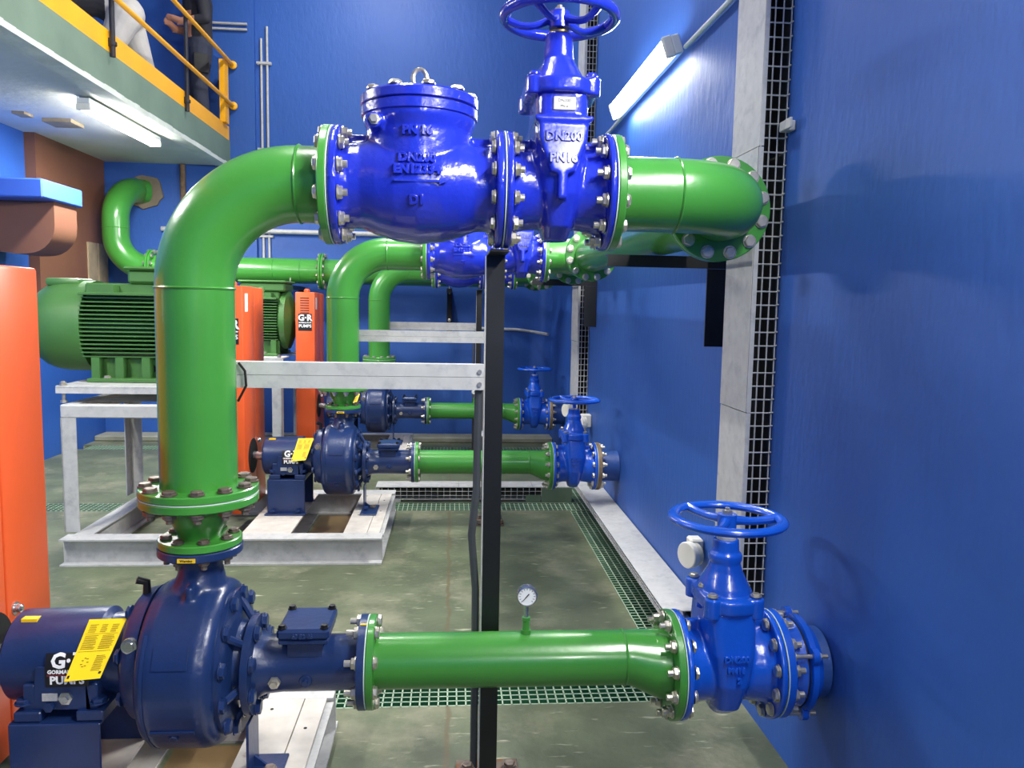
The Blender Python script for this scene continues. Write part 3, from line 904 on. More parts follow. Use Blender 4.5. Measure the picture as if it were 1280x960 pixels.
        for i in range(4):
            q = PI / 4 + PI / 2 * i + .25
            g2.cyl((xg3 + .08, y + .15 * math.cos(q), ZS2 + .15 * math.sin(q)), (xg3 + .1, y + .15 * math.cos(q), ZS2 + .15 * math.sin(q)), .026, n=14)
        gland = g2.build('gland_ring', AZURE, r)
        for i in range(4):
            q = PI / 4 + PI / 2 * i + .25
            put_bolt(gland, (xg3 + .03, y + .155 * math.cos(q), ZS2 + .155 * math.sin(q)), (1, 0, 0), .07, .013, ZINC, .02)
            MB().cyl((xg3 + .03, y + .155 * math.cos(q), ZS2 + .155 * math.sin(q)), (xg3 + .1, y + .155 * math.cos(q), ZS2 + .155 * math.sin(q)), .0065, n=10).build('tie_rod', ZINC, gland)
    else:
        MB().cyl((xg3 + .02, y, ZS2), (XW - .004, y, ZS2), .108, n=40).build('pipe', mat('dull_blue_pipe', (38, 74, 140)), r)
        fl = MB().ring((xg3, y, ZS2), (1, 0, 0), .002, .03, .1, .17, 44, .003).build('flange', mat('rusty_flange', (126, 108, 84), .8, var=.3, vscale=18, col2=(110, 80, 52)), r)
    bolt_circle(gl, (xg3 - .0245, y, ZS2), (1, 0, 0), .147, 12, .049 if k == 0 else .055, .02, ZINC, .018, nut=fl)

# ------------------------------------------------------------------ header
y = D; xf3 = XF1 + LC + LG
RB = .235
r = thing('header_elbow', 'green elbow turning from the first royal blue gate valve along the wall', 'pipe elbow', (XH, D + RB, ZD - .12))
pts = [Vector((xf3 + .01, y, ZD))] + bend((XH - RB, y + RB, ZD), (XH - RB, y, ZD), (XH, y + RB, ZD), 20) + [Vector((XH, 2.61, ZD))]
MB().tube(pts, RP, 48).build('pipe', GREEN, r)
weld((XH - RB, y, ZD), (1, 0, 0), RP).build('weld_bead', GREEN, r)
fl = flange(r, (xf3, y, ZD), (1, 0, 0), .002, .025, RFL, .1)
gasket(r, (xf3, y, ZD), (1, 0, 0), RFL)
bolt_circle(fl, (xf3 + .0255, y, ZD), (-1, 0, 0), .147, 12, .051, .02, ZINC, .016, nut=find('gate_valve', D, False))
YF = 2.63; HB = .150
fl = flange(r, (XH, YF, ZD), (0, 1, 0), -.025, -.002, .176, .1)
gasket(r, (XH, YF, ZD), (0, 1, 0), .176)
bolt_circle(fl, (XH, YF - .0255, ZD), (0, 1, 0), HB, 12, .05, .022, thread=0)

def header_pipe(y0, y1, label):
    r = thing('header_pipe', label, 'pipe', (XH, (y0 + y1) / 2, ZD - .11), 'green header pipes')
    MB().tube([(XH, y0 + .01, ZD), (XH, y1 - .01, ZD)], RP, 44).build('pipe', GREEN, r)
    flange(r, (XH, y0, ZD), (0, 1, 0), .002, .025, .176 if y0 < 3 else RFL, .1)
    f2 = flange(r, (XH, y1, ZD), (0, 1, 0), -.025, -.002, RFL, .1)
    bolt_circle(f2, (XH, y1 - .0255, ZD), (0, 1, 0), .147, 12, .05, .022, thread=0)
    gasket(r, (XH, y1, ZD), (0, 1, 0), RFL)
def tee(k, y0, y1, label):
    yc = D + OFF[k]; xa = XF1 + LC + LG + .17
    r = thing('pipe_tee', label, 'pipe tee', (XH, yc, ZD - .11), 'green header tees')
    MB().tube([(XH, y0 + .01, ZD), (XH, y1 - .01, ZD)], RP + .004, 44).build('run', GREEN, r)
    MB().tube([(xa + .01, yc, ZD), (XH, yc, ZD)], RP, 44).build('branch', GREEN, r)
    flange(r, (XH, y0, ZD), (0, 1, 0), .002, .025, RFL, .1)
    f2 = flange(r, (XH, y1, ZD), (0, 1, 0), -.025, -.002, RFL, .1)
    bolt_circle(f2, (XH, y1 - .0255, ZD), (0, 1, 0), .147, 12, .05, .022, thread=0)
    f3 = flange(r, (xa, yc, ZD), (1, 0, 0), .002, .025, RFL, .1)
    gasket(r, (xa, yc, ZD), (1, 0, 0), RFL)
    bolt_circle(f3, (xa + .0255, yc, ZD), (-1, 0, 0), .147, 12, .051, .02, ZINC, .016, nut=find('gate_valve', yc, False))
header_pipe(YF, 5.05, 'green header pipe along the right wall between elbow and first tee')
tee(1, 5.05, 5.81, 'green header tee joined to the middle pump line')
header_pipe(5.81, 7.76, 'green header pipe along the right wall between the two tees')
tee(2, 7.76, 8.42, 'green header tee joined to the pump line by the back wall')
# back run
YR, RBK = 8.78, .1365
r = thing('back_header_elbow', 'large green elbow in the corner of right wall and back wall', 'pipe elbow', (XH, 8.6, ZD - .13))
RE = YR - 8.44
MB().tube([Vector((XH, 8.43, ZD))] + bend((XH - RE, 8.44, ZD), (XH, 8.44, ZD), (XH - RE, YR, ZD), 16) + [Vector((.40, YR, ZD))], RBK - .01, 40).build('pipe', GREEN, r)
flange(r, (XH, 8.42, ZD), (0, 1, 0), .002, .025, RFL, .1)
fl = flange(r, (.40, YR, ZD), (1, 0, 0), .002, .026, .2, .12)
bolt_circle(fl, (.4265, YR, ZD), (-1, 0, 0), .177, 12, .054, .024, thread=0)
def backpipe(x0, x1, label, welds=()):
    r = thing('back_header_pipe', label, 'pipe', ((x0 + x1) / 2, YR, ZD - .14), 'green pipes along the back wall')
    MB().tube([(x0 + .01, YR, ZD), (x1 - .01, YR, ZD)], RBK, 40).build('pipe', GREEN, r)
    for xx in welds: weld((xx, YR, ZD), (1, 0, 0), RBK).build('weld_bead', GREEN, r)
    f1 = flange(r, (x1, YR, ZD), (1, 0, 0), -.026, -.002, .2, .12)
    f0 = flange(r, (x0, YR, ZD), (1, 0, 0), .002, .026, .2, .12)
    bolt_circle(f0, (x0 + .0265, YR, ZD), (-1, 0, 0), .177, 12, .054, .024, thread=0)
    bolt_circle(f1, (x1 - .0265, YR, ZD), (1, 0, 0), .177, 12, .054, .024, thread=0)
backpipe(-1.43, .40, 'long green pipe along the back wall behind the risers')
backpipe(-3.24, -1.43, 'long green pipe along the back wall above the motors', (-1.95, -1.66))
r = thing('wall_bend_pipe', 'green double bend pipe rising into a ragged hole in the back wall', 'pipe', (-3.6, YR, ZD - .14))
RQ = .34; xv = -3.62
pts = [Vector((-3.25, YR, ZD))] + bend((xv + RQ, YR, ZD + RQ), (xv + RQ, YR, ZD), (xv, YR, ZD + RQ), 16) + bend((xv + .1, YR + RQ, ZD + RQ + .17), (xv, YR, ZD + RQ + .17), (xv + .1, YR + RQ, ZD + RQ + .17 + RQ), 1)[:1] \
    + [Vector((xv + .08 * (1 - math.cos(PI / 2 * i / 12)), YR + .42 * (1 - math.cos(PI / 2 * i / 12)), ZD + RQ + .17 + .36 * math.sin(PI / 2 * i / 12))) for i in range(1, 13)] + [Vector((xv + .14, YB - .03, ZD + RQ + .53))]
MB().tube(pts, RBK, 40).build('pipe', GREEN, r)
weld((xv, YR, ZD + RQ + .08), (0, 0, 1), RBK).build('weld_bead', GREEN, r)
fl = flange(r, (-3.24, YR, ZD), (1, 0, 0), -.026, -.002, .2, .12)
bolt_circle(fl, (-3.2395 - .027, YR, ZD), (1, 0, 0), .177, 12, .001, .024, ZINC, 0)
rg = MB(); nn = 22
ring_v = []
for i in range(nn):
    q = 2 * PI * i / nn; R_ = .185 + random.uniform(-.012, .02)
    ring_v.append((-3.47 + R_ * math.cos(q), 2.81 + R_ * math.sin(q)))
o = rg.prism(ring_v, 'xz', YB - .085, YB - .051).build('wall_patch', mat('rough_mortar', (124, 112, 96), .95, bump=.6, bscale=30), None)
tag(o, 'rough mortar patch around the green bend pipe on the back wall', 'mortar patch')

# ------------------------------------------------------------------ skid frame with motor table
def ibeam(axis, a0, a1, c, wdt, h, z0=0.0):
    b = MB()
    for (o0, o1, z0_, z1_) in ((-wdt / 2, wdt / 2, z0, z0 + .01), (-.004, .004, z0 + .01, z0 + h - .01), (-wdt / 2, wdt / 2, z0 + h - .01, z0 + h)):
        if axis == 'x': b.box(a0, a1, c + o0, c + o1, z0_, z1_)
        else: b.box(c + o0, c + o1, a0, a1, z0_, z1_)
    return b
def build_skid():
    y = D; H = .165
    r = thing('skid_frame', 'galvanized steel skid frame with motor table ' + WHO[0], 'steel frame', (-1.4, y, 0), 'galvanized skid frames')
    ibeam('x', -2.32, -.417, y - .68, .12, H).build('front_beam', GALV, r)
    ibeam('x', -2.32, -.417, y + .46, .12, H).build('rear_beam', GALV, r)
    ibeam('y', y - .62, y + .40, -2.23, .11, H - .002).build('side_beam', GALV, r)
    ibeam('y', y - .62, y + .40, -.475, .12, H - .014).build('side_beam', GALV, r)
    ibeam('y', y - .62, y + .40, -1.14, .30, H - .002).build('cross_beam', GALV_D, r)
    MB().box(-.665, -.52, y - .62, y + .40, H - .012, H - .0005).build('top_plate', GALV_D, r)
    MB().box(-.516, -.44, y - .62, y + .40, H - .012, H - .0005).build('top_plate', GALV_D, r)
    for a, b_ in ((-.62, y - .2), (-.62, y + .33), (-.48, y + .2), (-.48, y - .1)):
        MB().cyl((a, b_, H - .0005), (a, b_, H + .0006), .006, n=10).build('bolt_hole', DARKHOLE, r)
    MB().box(-.97, -.68, y - .60, y + .38, .0005, .004).build('brown_floor_patch', mat('brown_wet_floor', (112, 92, 62), .3, var=.2, vscale=6), r, 0)  # thin sheet laid in for the brown wet floor inside the skid
    # table
    xa, xb = -2.36, -1.62; ya, yb_ = y - .58, y + .42; zt = .955
    for lx, ly in ((xa, ya), (xb, ya), (xa, yb_), (xb, yb_)):
        sx = 1 if lx == xa else -1; sy = 1 if ly == ya else -1
        b = MB().box(min(lx, lx + sx * .09), max(lx, lx + sx * .09), min(ly, ly + sy * .008), max(ly, ly + sy * .008), H - .0, zt - .08)
        b.box(min(lx, lx + sx * .008), max(lx, lx + sx * .008), min(ly, ly + sy * .09), max(ly, ly + sy * .09), H, zt - .08)
        b.build('leg', GALV, r)
    for ly in (ya, yb_ - .07):
        MB().box(xa, xb, ly, ly + .07, zt - .08, zt, .006).build('table_rail', GALV, r)
    for lx in (xa, xb - .07):
        MB().box(lx, lx + .07, ya + .07, yb_ - .07, zt - .08, zt - .001, .004).build('table_rail', GALV, r)
    mp = MB().box(-2.42, -1.62, y - .50, y - .22, 1.05, 1.062, .002).box(-2.42, -1.62, y + .12, y + .40, 1.05, 1.062, .002)
    mp.box(-2.42, -1.62, y - .50, y - .492, .985 + .03, 1.05).box(-2.42, -2.412, y - .492, y + .392, .985 + .03, 1.0625)
    mp.add([(-2.30, y - .40, .957), (-1.7, y - .40, .957), (-1.7, y - .2, 1.0), (-1.9, y - .2, 1.0)], [(0, 1, 2, 3)])
    mpo = mp.build('motor_plate', GALV, r)
    for lx in (-2.385, -1.66):
        for ly in (y - .475, y + .375):
            MB().cyl((lx, ly, zt - .002), (lx, ly, 1.09), .011, n=10).lathe((lx, ly, zt), (0, 0, 1), [(0, .02), (.016, .02)], 6).lathe((lx, ly, 1.063), (0, 0, 1), [(0, .026), (.004, .026), (.004, .019), (.02, .019)], 6).build('levelling_stud', ZINC, r)
    return r
def build_guard():
    y = D; x0, x1 = -1.56, -1.367; y0, y1 = y - .2, y + .36; z0, z1 = .166, 1.70
    r = thing('belt_guard', 'tall orange belt guard with slots and logo ' + WHO[0], 'belt guard', ((x0 + x1) / 2, (y0 + y1) / 2, z0), 'orange belt guards')
    ym = y + .10
    a = MB().box(x0, x1, y0, ym - .002, z0, z1, .012, 2).build('front_shell', ORANGE, r)
    b = MB().box(x0, x1, ym + .002, y1, z0, z1 - .004, .012, 2).build('rear_shell', ORANGE, r)
    MB().box(x0 + .01, x1 - .01, ym - .004, ym + .004, z0 + .01, z1 - .012).build('seam', DARKHOLE, r)
    for i in range(8):
        zz = z1 - .06 - i * .0245
        MB().box(x0 + .05, x1 - .055, y0 - .001, y0 + .004, zz - .005, zz + .005).build('louvre_slot', DARKHOLE, a)
    zl = 1.40
    lg = MB().box(x0 + .03, x1 - .03, y0 - .0012, y0 - .0002, zl - .085, zl + .085).build('logo_sticker', BLACKP, a)
    xc = (x0 + x1) / 2
    text(a, 'G·R', .085, faceY(xc, y0 - .002, zl + .043), WHITE, None, .0003, bold=.003)
    text(a, 'GORMAN-RUPP', .0178, faceY(xc, y0 - .002, zl - .004), WHITE, None, .0003, bold=.0006)
    text(a, 'PUMPS', .042, faceY(xc, y0 - .002, zl - .038), WHITE, None, .0003, bold=.001)
    ns = MB().box(x1 - .0005, x1 + .0008, y0 + .05, y0 + .12, z1 - .17, z1 - .05).build('number_label', WHITE, a)
    # oval shaft opening and latch
    op = MB().cyl((x1 - .002, y, ZV), (x1 + .003, y, ZV), .12, n=36).build('shaft_opening', DARKHOLE, r)
    MB().lathe((x1, ym + .04, .62), (1, 0, 0), [(0, .022), (.004, .022), (.004, .015), (.012, .015), (.02, .013), (.024, .008)], 14).build('latch_knob', STEEL, b)
    MB().lathe((x0 + .1, y0 + .1, z1), (0, 0, 1), [(0, .03), (.02, .03), (.035, .018)], 14).build('lifting_stud', ORANGE, r)
    return r
def build_motor():
    y = D + .03; zc = 1.415; x0, x1 = -2.745, -1.60
    r = thing('electric_motor', 'green finned electric motor on galvanized table ' + WHO[0], 'electric motor', (-2.1, y, 1.0635), 'green motors')
    R_ = .275
    # fan cowl: round-cornered drum
    secs = []
    c = MB()
    prof = [(0, .13), (.006, .19), (.03, .24), (.07, .27), (.13, .292), (.2, .300), (.37, .303)]
    c.lathe((x0, y, zc), (1, 0, 0), prof, 48)
    co = c.build('fan_cowl', GREEN_M, r)
    MB().box(x0 + .08, x0 + .30, y - .12, y + .12, zc + .262, zc + .315, .02, 2).build('cowl_box', GREEN_M, co)
    bd = MB()
    bd.lathe((x0 + .36, y, zc), (1, 0, 0), [(0, .235), (.70, .235)], 40)
    bd.lathe((x1 - .13, y, zc), (1, 0, 0), [(0, .275), (.02, .295), (.07, .295), (.10, .22), (.13, .15)], 40)
    bd.box(x0 + .37, x1 - .12, y - .20, y + .20, zc + .17, zc + .285, .01)
    bo = bd.build('body', GREEN_M, r)
    MB().cyl((x1, y, zc), (x1 + .02, y, zc), .04, n=20).build('shaft', STEEL, bo)
    # cooling fins on the front and back sides
    fx0, fx1 = x0 + .367, x1 - .13
    fm = {}
    for s_ in (-1, 1):
        for i in range(15):
            zz = zc + .19 - .38 * i / 14
            yin = .20; yo = .298 if abs(zz - zc) < .12 else math.sqrt(.32 ** 2 - (zz - zc) ** 2)
            b = MB().box(fx0, fx1, min(y + s_ * yin, y + s_ * yo), max(y + s_ * yin, y + s_ * yo), zz - .0045, zz + .0045)
            b.build('cooling_fin', GREEN_M, bo, 0)
    MB().box(fx0, fx1, y - .3, y + .3, zc + .205, zc + .225, .004).build('top_rail', GREEN_M, bo)
    for xa in (fx0 + .12, fx0 + .5):
        MB().prism([(xa, zc + .225), (xa + .10, zc + .225), (xa + .10, zc + .27), (xa + .015, zc + .27)], 'xz', y - .29, y - .2).build('lug', GREEN_M, bo)
    # feet
    for s_ in (-1, 1):
        ft = MB()
        ya, yb_ = (y - .33, y - .17) if s_ < 0 else (y + .17, y + .33)
        ft.box(x0 + .42, x1 - .12, ya, yb_, 1.0635, 1.088, .004)
        for xa in (x0 + .43, x0 + .58, x1 - .40, x1 - .19):
            ft.box(xa, xa + .05, min(y + s_ * .16, y + s_ * .28), max(y + s_ * .16, y + s_ * .28), 1.085, 1.22)
        ft.box(x0 + .43, x1 - .12, y + s_ * .2 - .01, y + s_ * .2 + .01, 1.085, 1.21)
        fo = ft.build('foot', GREEN_M, r)
        if s_ < 0:
            for xa in (x0 + .53, x1 - .25):
                put_bolt(fo, (xa, y - .285, 1.0885), (0, 0, -1), .02, .024, ZINC, 0)
            MB().lathe((x0 + .78, y - .2105, 1.145), (0, -1, 0), [(0, .03), (.001, .03)], 20).build('foot_hole', DARKHOLE, fo)
    bx = MB().box(x1 - .50, x1 - .06, y - .22, y + .20, zc + .285, zc + .37, .015).box(x1 - .52, x1 - .04, y - .24, y + .22, zc + .37, zc + .395, .012)
    bx.build('terminal_box', GREEN_M, r)
    MB().torus((x1 - .28, y - .27, zc + .29), (0, 1, 0), .028, .009, 20, 8).cyl((x1 - .28, y - .27, zc + .22), (x1 - .28, y - .27, zc + .265), .02, n=10).build('lifting_eye', GREEN_M, r)
    return r
for fn, nm in ((build_skid, 'galvanized steel skid frame with motor table '), (build_guard, 'tall orange belt guard with slots and logo '), (build_motor, 'green finned electric motor on galvanized table ')):
    o = fn()
    for k in (1, 2): copy_tree(o, (0, OFF[k], 0), nm + WHO[k])

# ------------------------------------------------------------------ black posts with struts
def build_post(k):
    y = D + OFF[k]; dx = 0 if k == 0 else .15
    r = thing('support_post', 'black steel post under the royal blue valves ' + WHO[k], 'support post', (.137 + dx, y + .16, 0), 'black support posts')
    a = MB().box(.108 + dx, .166 + dx, y + .13, y + .138, .01, 1.758).box(.108 + dx, .114 + dx, y + .138, y + .19, .01, 1.758)
    a.build('post', BLACK, r)
    MB().box(.1055 + dx, .108 + dx, y + .13, y + .19, .01, 1.758).build('edge', GALV, r)  # pale strip colours the left face of the post as lit
    MB().box(.110 + dx, .168 + dx, y - .03, y + .19, 1.7585, 1.767, .001).build('cradle', BLACK, r)
    ft = MB().box(.03 + dx, .245 + dx, y + .09, y + .24, 0, .012, .002)
    ft.build('base_plate', RUST, r)
    for xa in (.04, .182):
        MB().box(xa + dx, xa + .055 + dx, y + .085, y + .15, .0125, .05, .008).build('clamp', RUST, r)
        put_bolt(r, (xa + .027 + dx, y + .118, .062), (0, 0, -1), .012, .02, RUSTB, 0)
    # galvanized double strut to the riser
    r2 = thing('strut_brace', 'galvanized double strut between riser and black post ' + WHO[k], 'strut', (-.3, y + .13, 1.333), 'galvanized struts')
    zs = 1.332
    for i in range(2):
        z0 = zs + i * .0412
        b = MB().box(-.78, .104 + dx, y + .113, y + .117, z0, z0 + .04).box(-.78, .104 + dx, y + .117, y + .154, z0, z0 + .003).box(-.78, .104 + dx, y + .117, y + .154, z0 + .037, z0 + .04)
        b.build('channel', GALV, r2, 0)
    for zz in (1.35, 1.39):
        put_bolt(r2, (.09 + dx, y + .112, zz), (0, 1, 0), .008, .007, ZINC, 0)
    cb = MB().tube([(.088 + dx, y + .14, 1.328), (.086 + dx, y + .145, 1.0), (.072 + dx, y + .15, .85), (.088 + dx, y + .165, .66), (.09 + dx, y + .172, .3), (.09 + dx, y + .172, .0135)], .013, 10)
    o = cb.build('flexible_conduit', CABLE)
    tag(o, 'dark grey flexible conduit beside black post ' + WHO[k], 'conduit', 'post conduits')
for k in range(3): build_post(k)
o = MB().tube([(-.655, D + .105, 1.41), (-.635, D + .10, 1.385), (-.632, D + .10, 1.34), (-.66, D + .11, 1.29)], .004, 8).build('thin_cable', DARKHOLE)
tag(o, 'thin black cable looping over the galvanized strut by the first riser', 'cable')

# header brackets on the right wall
def bracket(yb_, label):
    r = thing('wall_bracket', label, 'bracket', (XW - .05, yb_, 1.44), 'black header brackets')
    MB().box(XW - .105, XW - .0015, yb_ - .004, yb_ + .004, 1.44, 1.775).box(XW - .012, XW - .0015, yb_ + .004, yb_ + .08, 1.44, 1.775).build('wall_angle', BLACK, r)
    MB().box(.66, XW - .0015, yb_ - .004, yb_ + .004, 1.776, 1.827).box(.66, XW - .0015, yb_ + .004, yb_ + .06, 1.821, 1.827).build('arm', BLACK, r)
bracket(3.3, 'black angle bracket under the header on the right wall by the vertical mesh tray')
bracket(6.42, 'black angle bracket under the header on the right wall beyond the middle pump line')
def hanger(x, label):
    r = thing('pipe_bracket', label, 'bracket', (x, YB - .2, 1.4), 'black back wall brackets')
    MB().box(x - .03, x + .03, YB - .06, YB - .001, 1.28, 1.78).build('wall_plate', BLACK, r)
    MB().box(x - .03, x + .03, YR - .2, YB - .06, 1.735, 1.78).build('arm', BLACK, r)
    MB().tube([(x, YR - .16, 1.72), (x, YR - .16, 1.86)], .006, 8).build('rod', ZINC, r)
    put_bolt(r, (x, YB - .068, 1.42), (0, 1, 0), .01, .018, ZINC, 0)
hanger(-.03, 'black plate bracket under the green back wall pipe behind the risers')
hanger(-1.75, 'black plate bracket under the green back wall pipe above the motors')

# ------------------------------------------------------------------ wire baskets with lids, gratings
def wires(mb, o, u, v, nu, nv, su, sv, r=.0028):
    o, u, v = Vector(o), Vector(u), Vector(v)
    for i in range(nu + 1):
        p = o + u * (su * i)
        mb.tube([p, p + v * (sv * nv)], r, 4)
    for j in range(nv + 1):
        p = o + v * (sv * j)
        mb.tube([p, p + u * (su * nu)], r, 4)
TRAY_SHADE = mat('tray_shade_grey', (92, 92, 90), .6, .3)  # dark grey plates carry the shade inside the lidded trays
def vert_tray(y0, y1, z0, z1, label, joints, x0=1.1):
    r = thing('vertical_cable_tray', label, 'cable tray', (XW - .05, (y0 + y1) / 2, z0), 'vertical cable trays')
    wi = MB()
    n_ = int((z1 - z0) / .05)
    X_, Y_, Z_ = (1, 0, 0), (0, 1, 0), (0, 0, 1)
    wires(wi, (x0 + .004, y0, z0), Z_, X_, n_, 3, .05, (XW - .01 - x0) / 3)
    MB().box(x0 + .001, XW - .002, y1 - .001, y1 + .001, z0, z1).box(XW - .005, XW - .002, y0 + .02, y1 - .002, z0, z1).build('tray_shade_plate', TRAY_SHADE, r, 0)
    for i in range(n_ + 1):     # cut wire ends toward the room
        wi.tube([(XW - .012, y0, z0 + i * .05), (XW - .004, y0 - .012, z0 + i * .05 + .004)], .003, 4)
    o = wi.build('wire_basket', GALV, r, 0); o['kind'] = 'stuff'
    zz = [z0] + joints + [z1]
    for i, (a, b_) in enumerate(zip(zz, zz[1:])):
        e = .003 * (i % 2)
        MB().box(x0 - .003 - e, x0 - e, y0 - .002 + e, y1 + .004, a + .002, b_ - .002).box(x0 - e, x0 + .014, y0 - .004, y0 - .002, a + .002, b_ - .002).build('lid', GALV, r, 0)
    cb = MB()
    for q in range(3):
        cb.tube([(x0 + .03 + .024 * q, y0 + .05 + .05 * q, z0 + .02), (x0 + .035 + .022 * q, y0 + .06 + .05 * q, (z0 + z1) / 2), (x0 + .03 + .024 * q, y0 + .05 + .05 * q, z1 - .02)], .011, 8)
    cb.build('cable_run', DARKHOLE, r)
vert_tray(2.79, 3.06, .42, 4.6, 'tall galvanized lidded mesh cable tray on the right wall beside the header elbow', [1.22, 2.19, 3.2])
vert_tray(6.72, 7.06, .25, 4.6, 'tall galvanized lidded mesh cable tray on the right wall beyond the middle pump line', [1.30, 2.3, 3.3])
def floor_tray(x0, x1, y0, y1, z0, z1, label, along):
    r = thing('floor_cable_tray', label, 'cable tray', ((x0 + x1) / 2, (y0 + y1) / 2, z0), 'floor cable trays')
    wi = MB()
    X_, Y_, Z_ = (1, 0, 0), (0, 1, 0), (0, 0, 1)
    h = (z1 - z0 - .006) / 3
    if along == 'y':
        n_ = int((y1 - y0) / .05)
        wires(wi, (x0, y0, z0), Y_, Z_, n_, 3, .05, h); wires(wi, (x1, y0, z0), Y_, Z_, n_, 3, .05, h); wires(wi, (x0, y0, z0 + .003), Y_, X_, n_, 4, .05, (x1 - x0) / 4)
        cuts = [y0 + (y1 - y0) * q for q in (0, .52, 1)]
        lids = [(x0 - .004, x1 + .004, a, b_ - .003) for a, b_ in zip(cuts, cuts[1:])]
    else:
        n_ = int((x1 - x0) / .05)
        wires(wi, (x0, y0, z0), X_, Z_, n_, 3, .05, h); wires(wi, (x0, y1, z0), X_, Z_, n_, 3, .05, h); wires(wi, (x0, y0, z0 + .003), X_, Y_, n_, 4, .05, (y1 - y0) / 4)
        cuts = [x0 + (x1 - x0) * q for q in (0, .42, .8, 1)]
        lids = [(a, b_ - .003, y0 - .004, y1 + .004) for a, b_ in zip(cuts, cuts[1:])]
    o = wi.build('wire_basket', GALV, r, 0); o['kind'] = 'stuff'
    for a, b_, c_, d_ in lids:
        MB().box(a, b_, c_, d_, z1 - .004, z1, .0).build('lid', GALV, r, 0)
    cb = MB()
    for q in range(3):
        if along == 'y':
            xx = x0 + .03 + q * .05; cb.tube([(xx, y0 + .02, z0 + .02), (xx, y1 - .02, z0 + .02)], .011, 8)
        else:
            yy = y0 + .03 + q * .05; cb.tube([(x0 + .02, yy, z0 + .03 + .015 * q), (x1 - .02, yy, z0 + .03 + .015 * q)], .013, 8)
    cb.build('cable_run', DARKHOLE, r)
    for q in (.1, .5, .9):
        if along == 'y': MB().box(x1 - .03, x1, y0 + (y1 - y0) * q, y0 + (y1 - y0) * q + .04, 0, z0 - .003).build('stand_off', GALV, r, 0)
        else: MB().box(x0 + (x1 - x0) * q, x0 + (x1 - x0) * q + .04, y0, y1, 0, z0 - .003).build('stand_off', GALV, r, 0)
floor_tray(1.005, 1.19, 3.42, 6.24, .15, .2, 'galvanized lidded mesh cable tray on the floor along the right wall', 'y')
floor_tray(-.38, 1.0, 3.2, 3.38, .02, .12, 'lidded mesh floor tray behind suction pipe ' + WHO[0], 'x')
floor_tray(-.60, 1.0, 6.22, 6.42, .02, .125, 'lidded mesh floor tray behind suction pipe ' + WHO[1], 'x')

def grating(x0, x1, y0, y1, label, px=.037, py=.037):
    r = thing('floor_grating', label, 'grating', ((x0 + x1) / 2, (y0 + y1) / 2, -.04), 'green trench gratings')
    b = MB(); tp = MB()
    n_ = int((x1 - x0) / px); m_ = int((y1 - y0) / py)
    for i in range(n_ + 1):
        x = x0 + .006 + (x1 - x0 - .012) * i / n_
        b.box(x - .003, x + .003, y0 + .003, y1 - .003, -.04, -.003); tp.box(x - .003, x + .003, y0 + .003, y1 - .003, -.0028, -.001)
    for j in range(m_ + 1):
        y = y0 + .006 + (y1 - y0 - .012) * j / m_
        b.box(x0 + .003, x1 - .003, y - .003, y + .003, -.04, -.003); tp.box(x0 + .003, x1 - .003, y - .003, y + .003, -.0028, -.001)
    o = b.build('grating_bars', GRP, r, 0); o['kind'] = 'stuff'
    o = tp.build('worn_bar_tops', GRPW, r, 0); o['kind'] = 'stuff'
for nm, g in zip(('before the suction pipe ' + WHO[1].replace('of', 'in front of', 1) if 0 else 'across the floor behind pumps farthest from the back wall', 'across the floor behind the middle pump', 'across the floor behind the pump by the back wall'), GT):
    grating(-2.35 if g is GT[0] else -3.9, GX[1], g[0], g[1], 'green trench grating ' + nm)
grating(GX[0], GX[1], GT[0][1] + .01, GT[1][0] - .01, 'green trench grating along the right wall from front to middle trench')
grating(GX[0], GX[1], GT[1][1] + .01, GT[2][0] - .01, 'green trench grating along the right wall from middle to back trench')
o = MB().box(.75, 1.0, 6.2, 6.215, .0, .12).box(.62, .74, 6.2, 6.21, .0, .06).build('kick_board', mat('grey_green_board', (92, 112, 92), .6)); tag(o, 'low grey green board in front of the cross cable tray by the wall', 'board')

# white round wall boxes near the lower gate valves
for (x, y, z, lb) in ((1.165, 3.50, .45, 'by the tall tray and the front bright blue gate valve'), (1.14, 6.50, .62, 'above the floor tray behind the middle bright blue gate valve'), (1.14, 7.3, .62, 'on the right wall between the two far bright blue gate valves')):
    r = thing('junction_box', 'white round capped box ' + lb, 'junction box', (x, y, z - .06), 'white junction boxes')
    b = MB().lathe((x - .03, y - .02, z), (.9, .43, 0), [(-.03, .058), (-.026, .062), (.0, .062), (.004, .055), (.03, .055)], 28).build('cap', PLASTIC, r)
    MB().box(x - .03, XW - .002, y - .02, y + .06, z - .04, z + .07, .008).build('box', PLASTIC, r)
    for i in range(5):
        MB().lathe((x - .03, y - .02, z), (.9, .43, 0), [(.006 + i * .005, .0575), (.008 + i * .005, .0575)], 28).build('rib', PLASTIC, b)
o = MB().box(XW - .04, XW - .001, 2.72, 2.77, 2.235, 2.27, .003).box(XW - .04, XW - .03, 2.68, 2.72, 2.235, 2.27, .002).build('strut_end', GALV); tag(o, 'short galvanized strut end on the right wall beside the tall mesh tray', 'bracket')

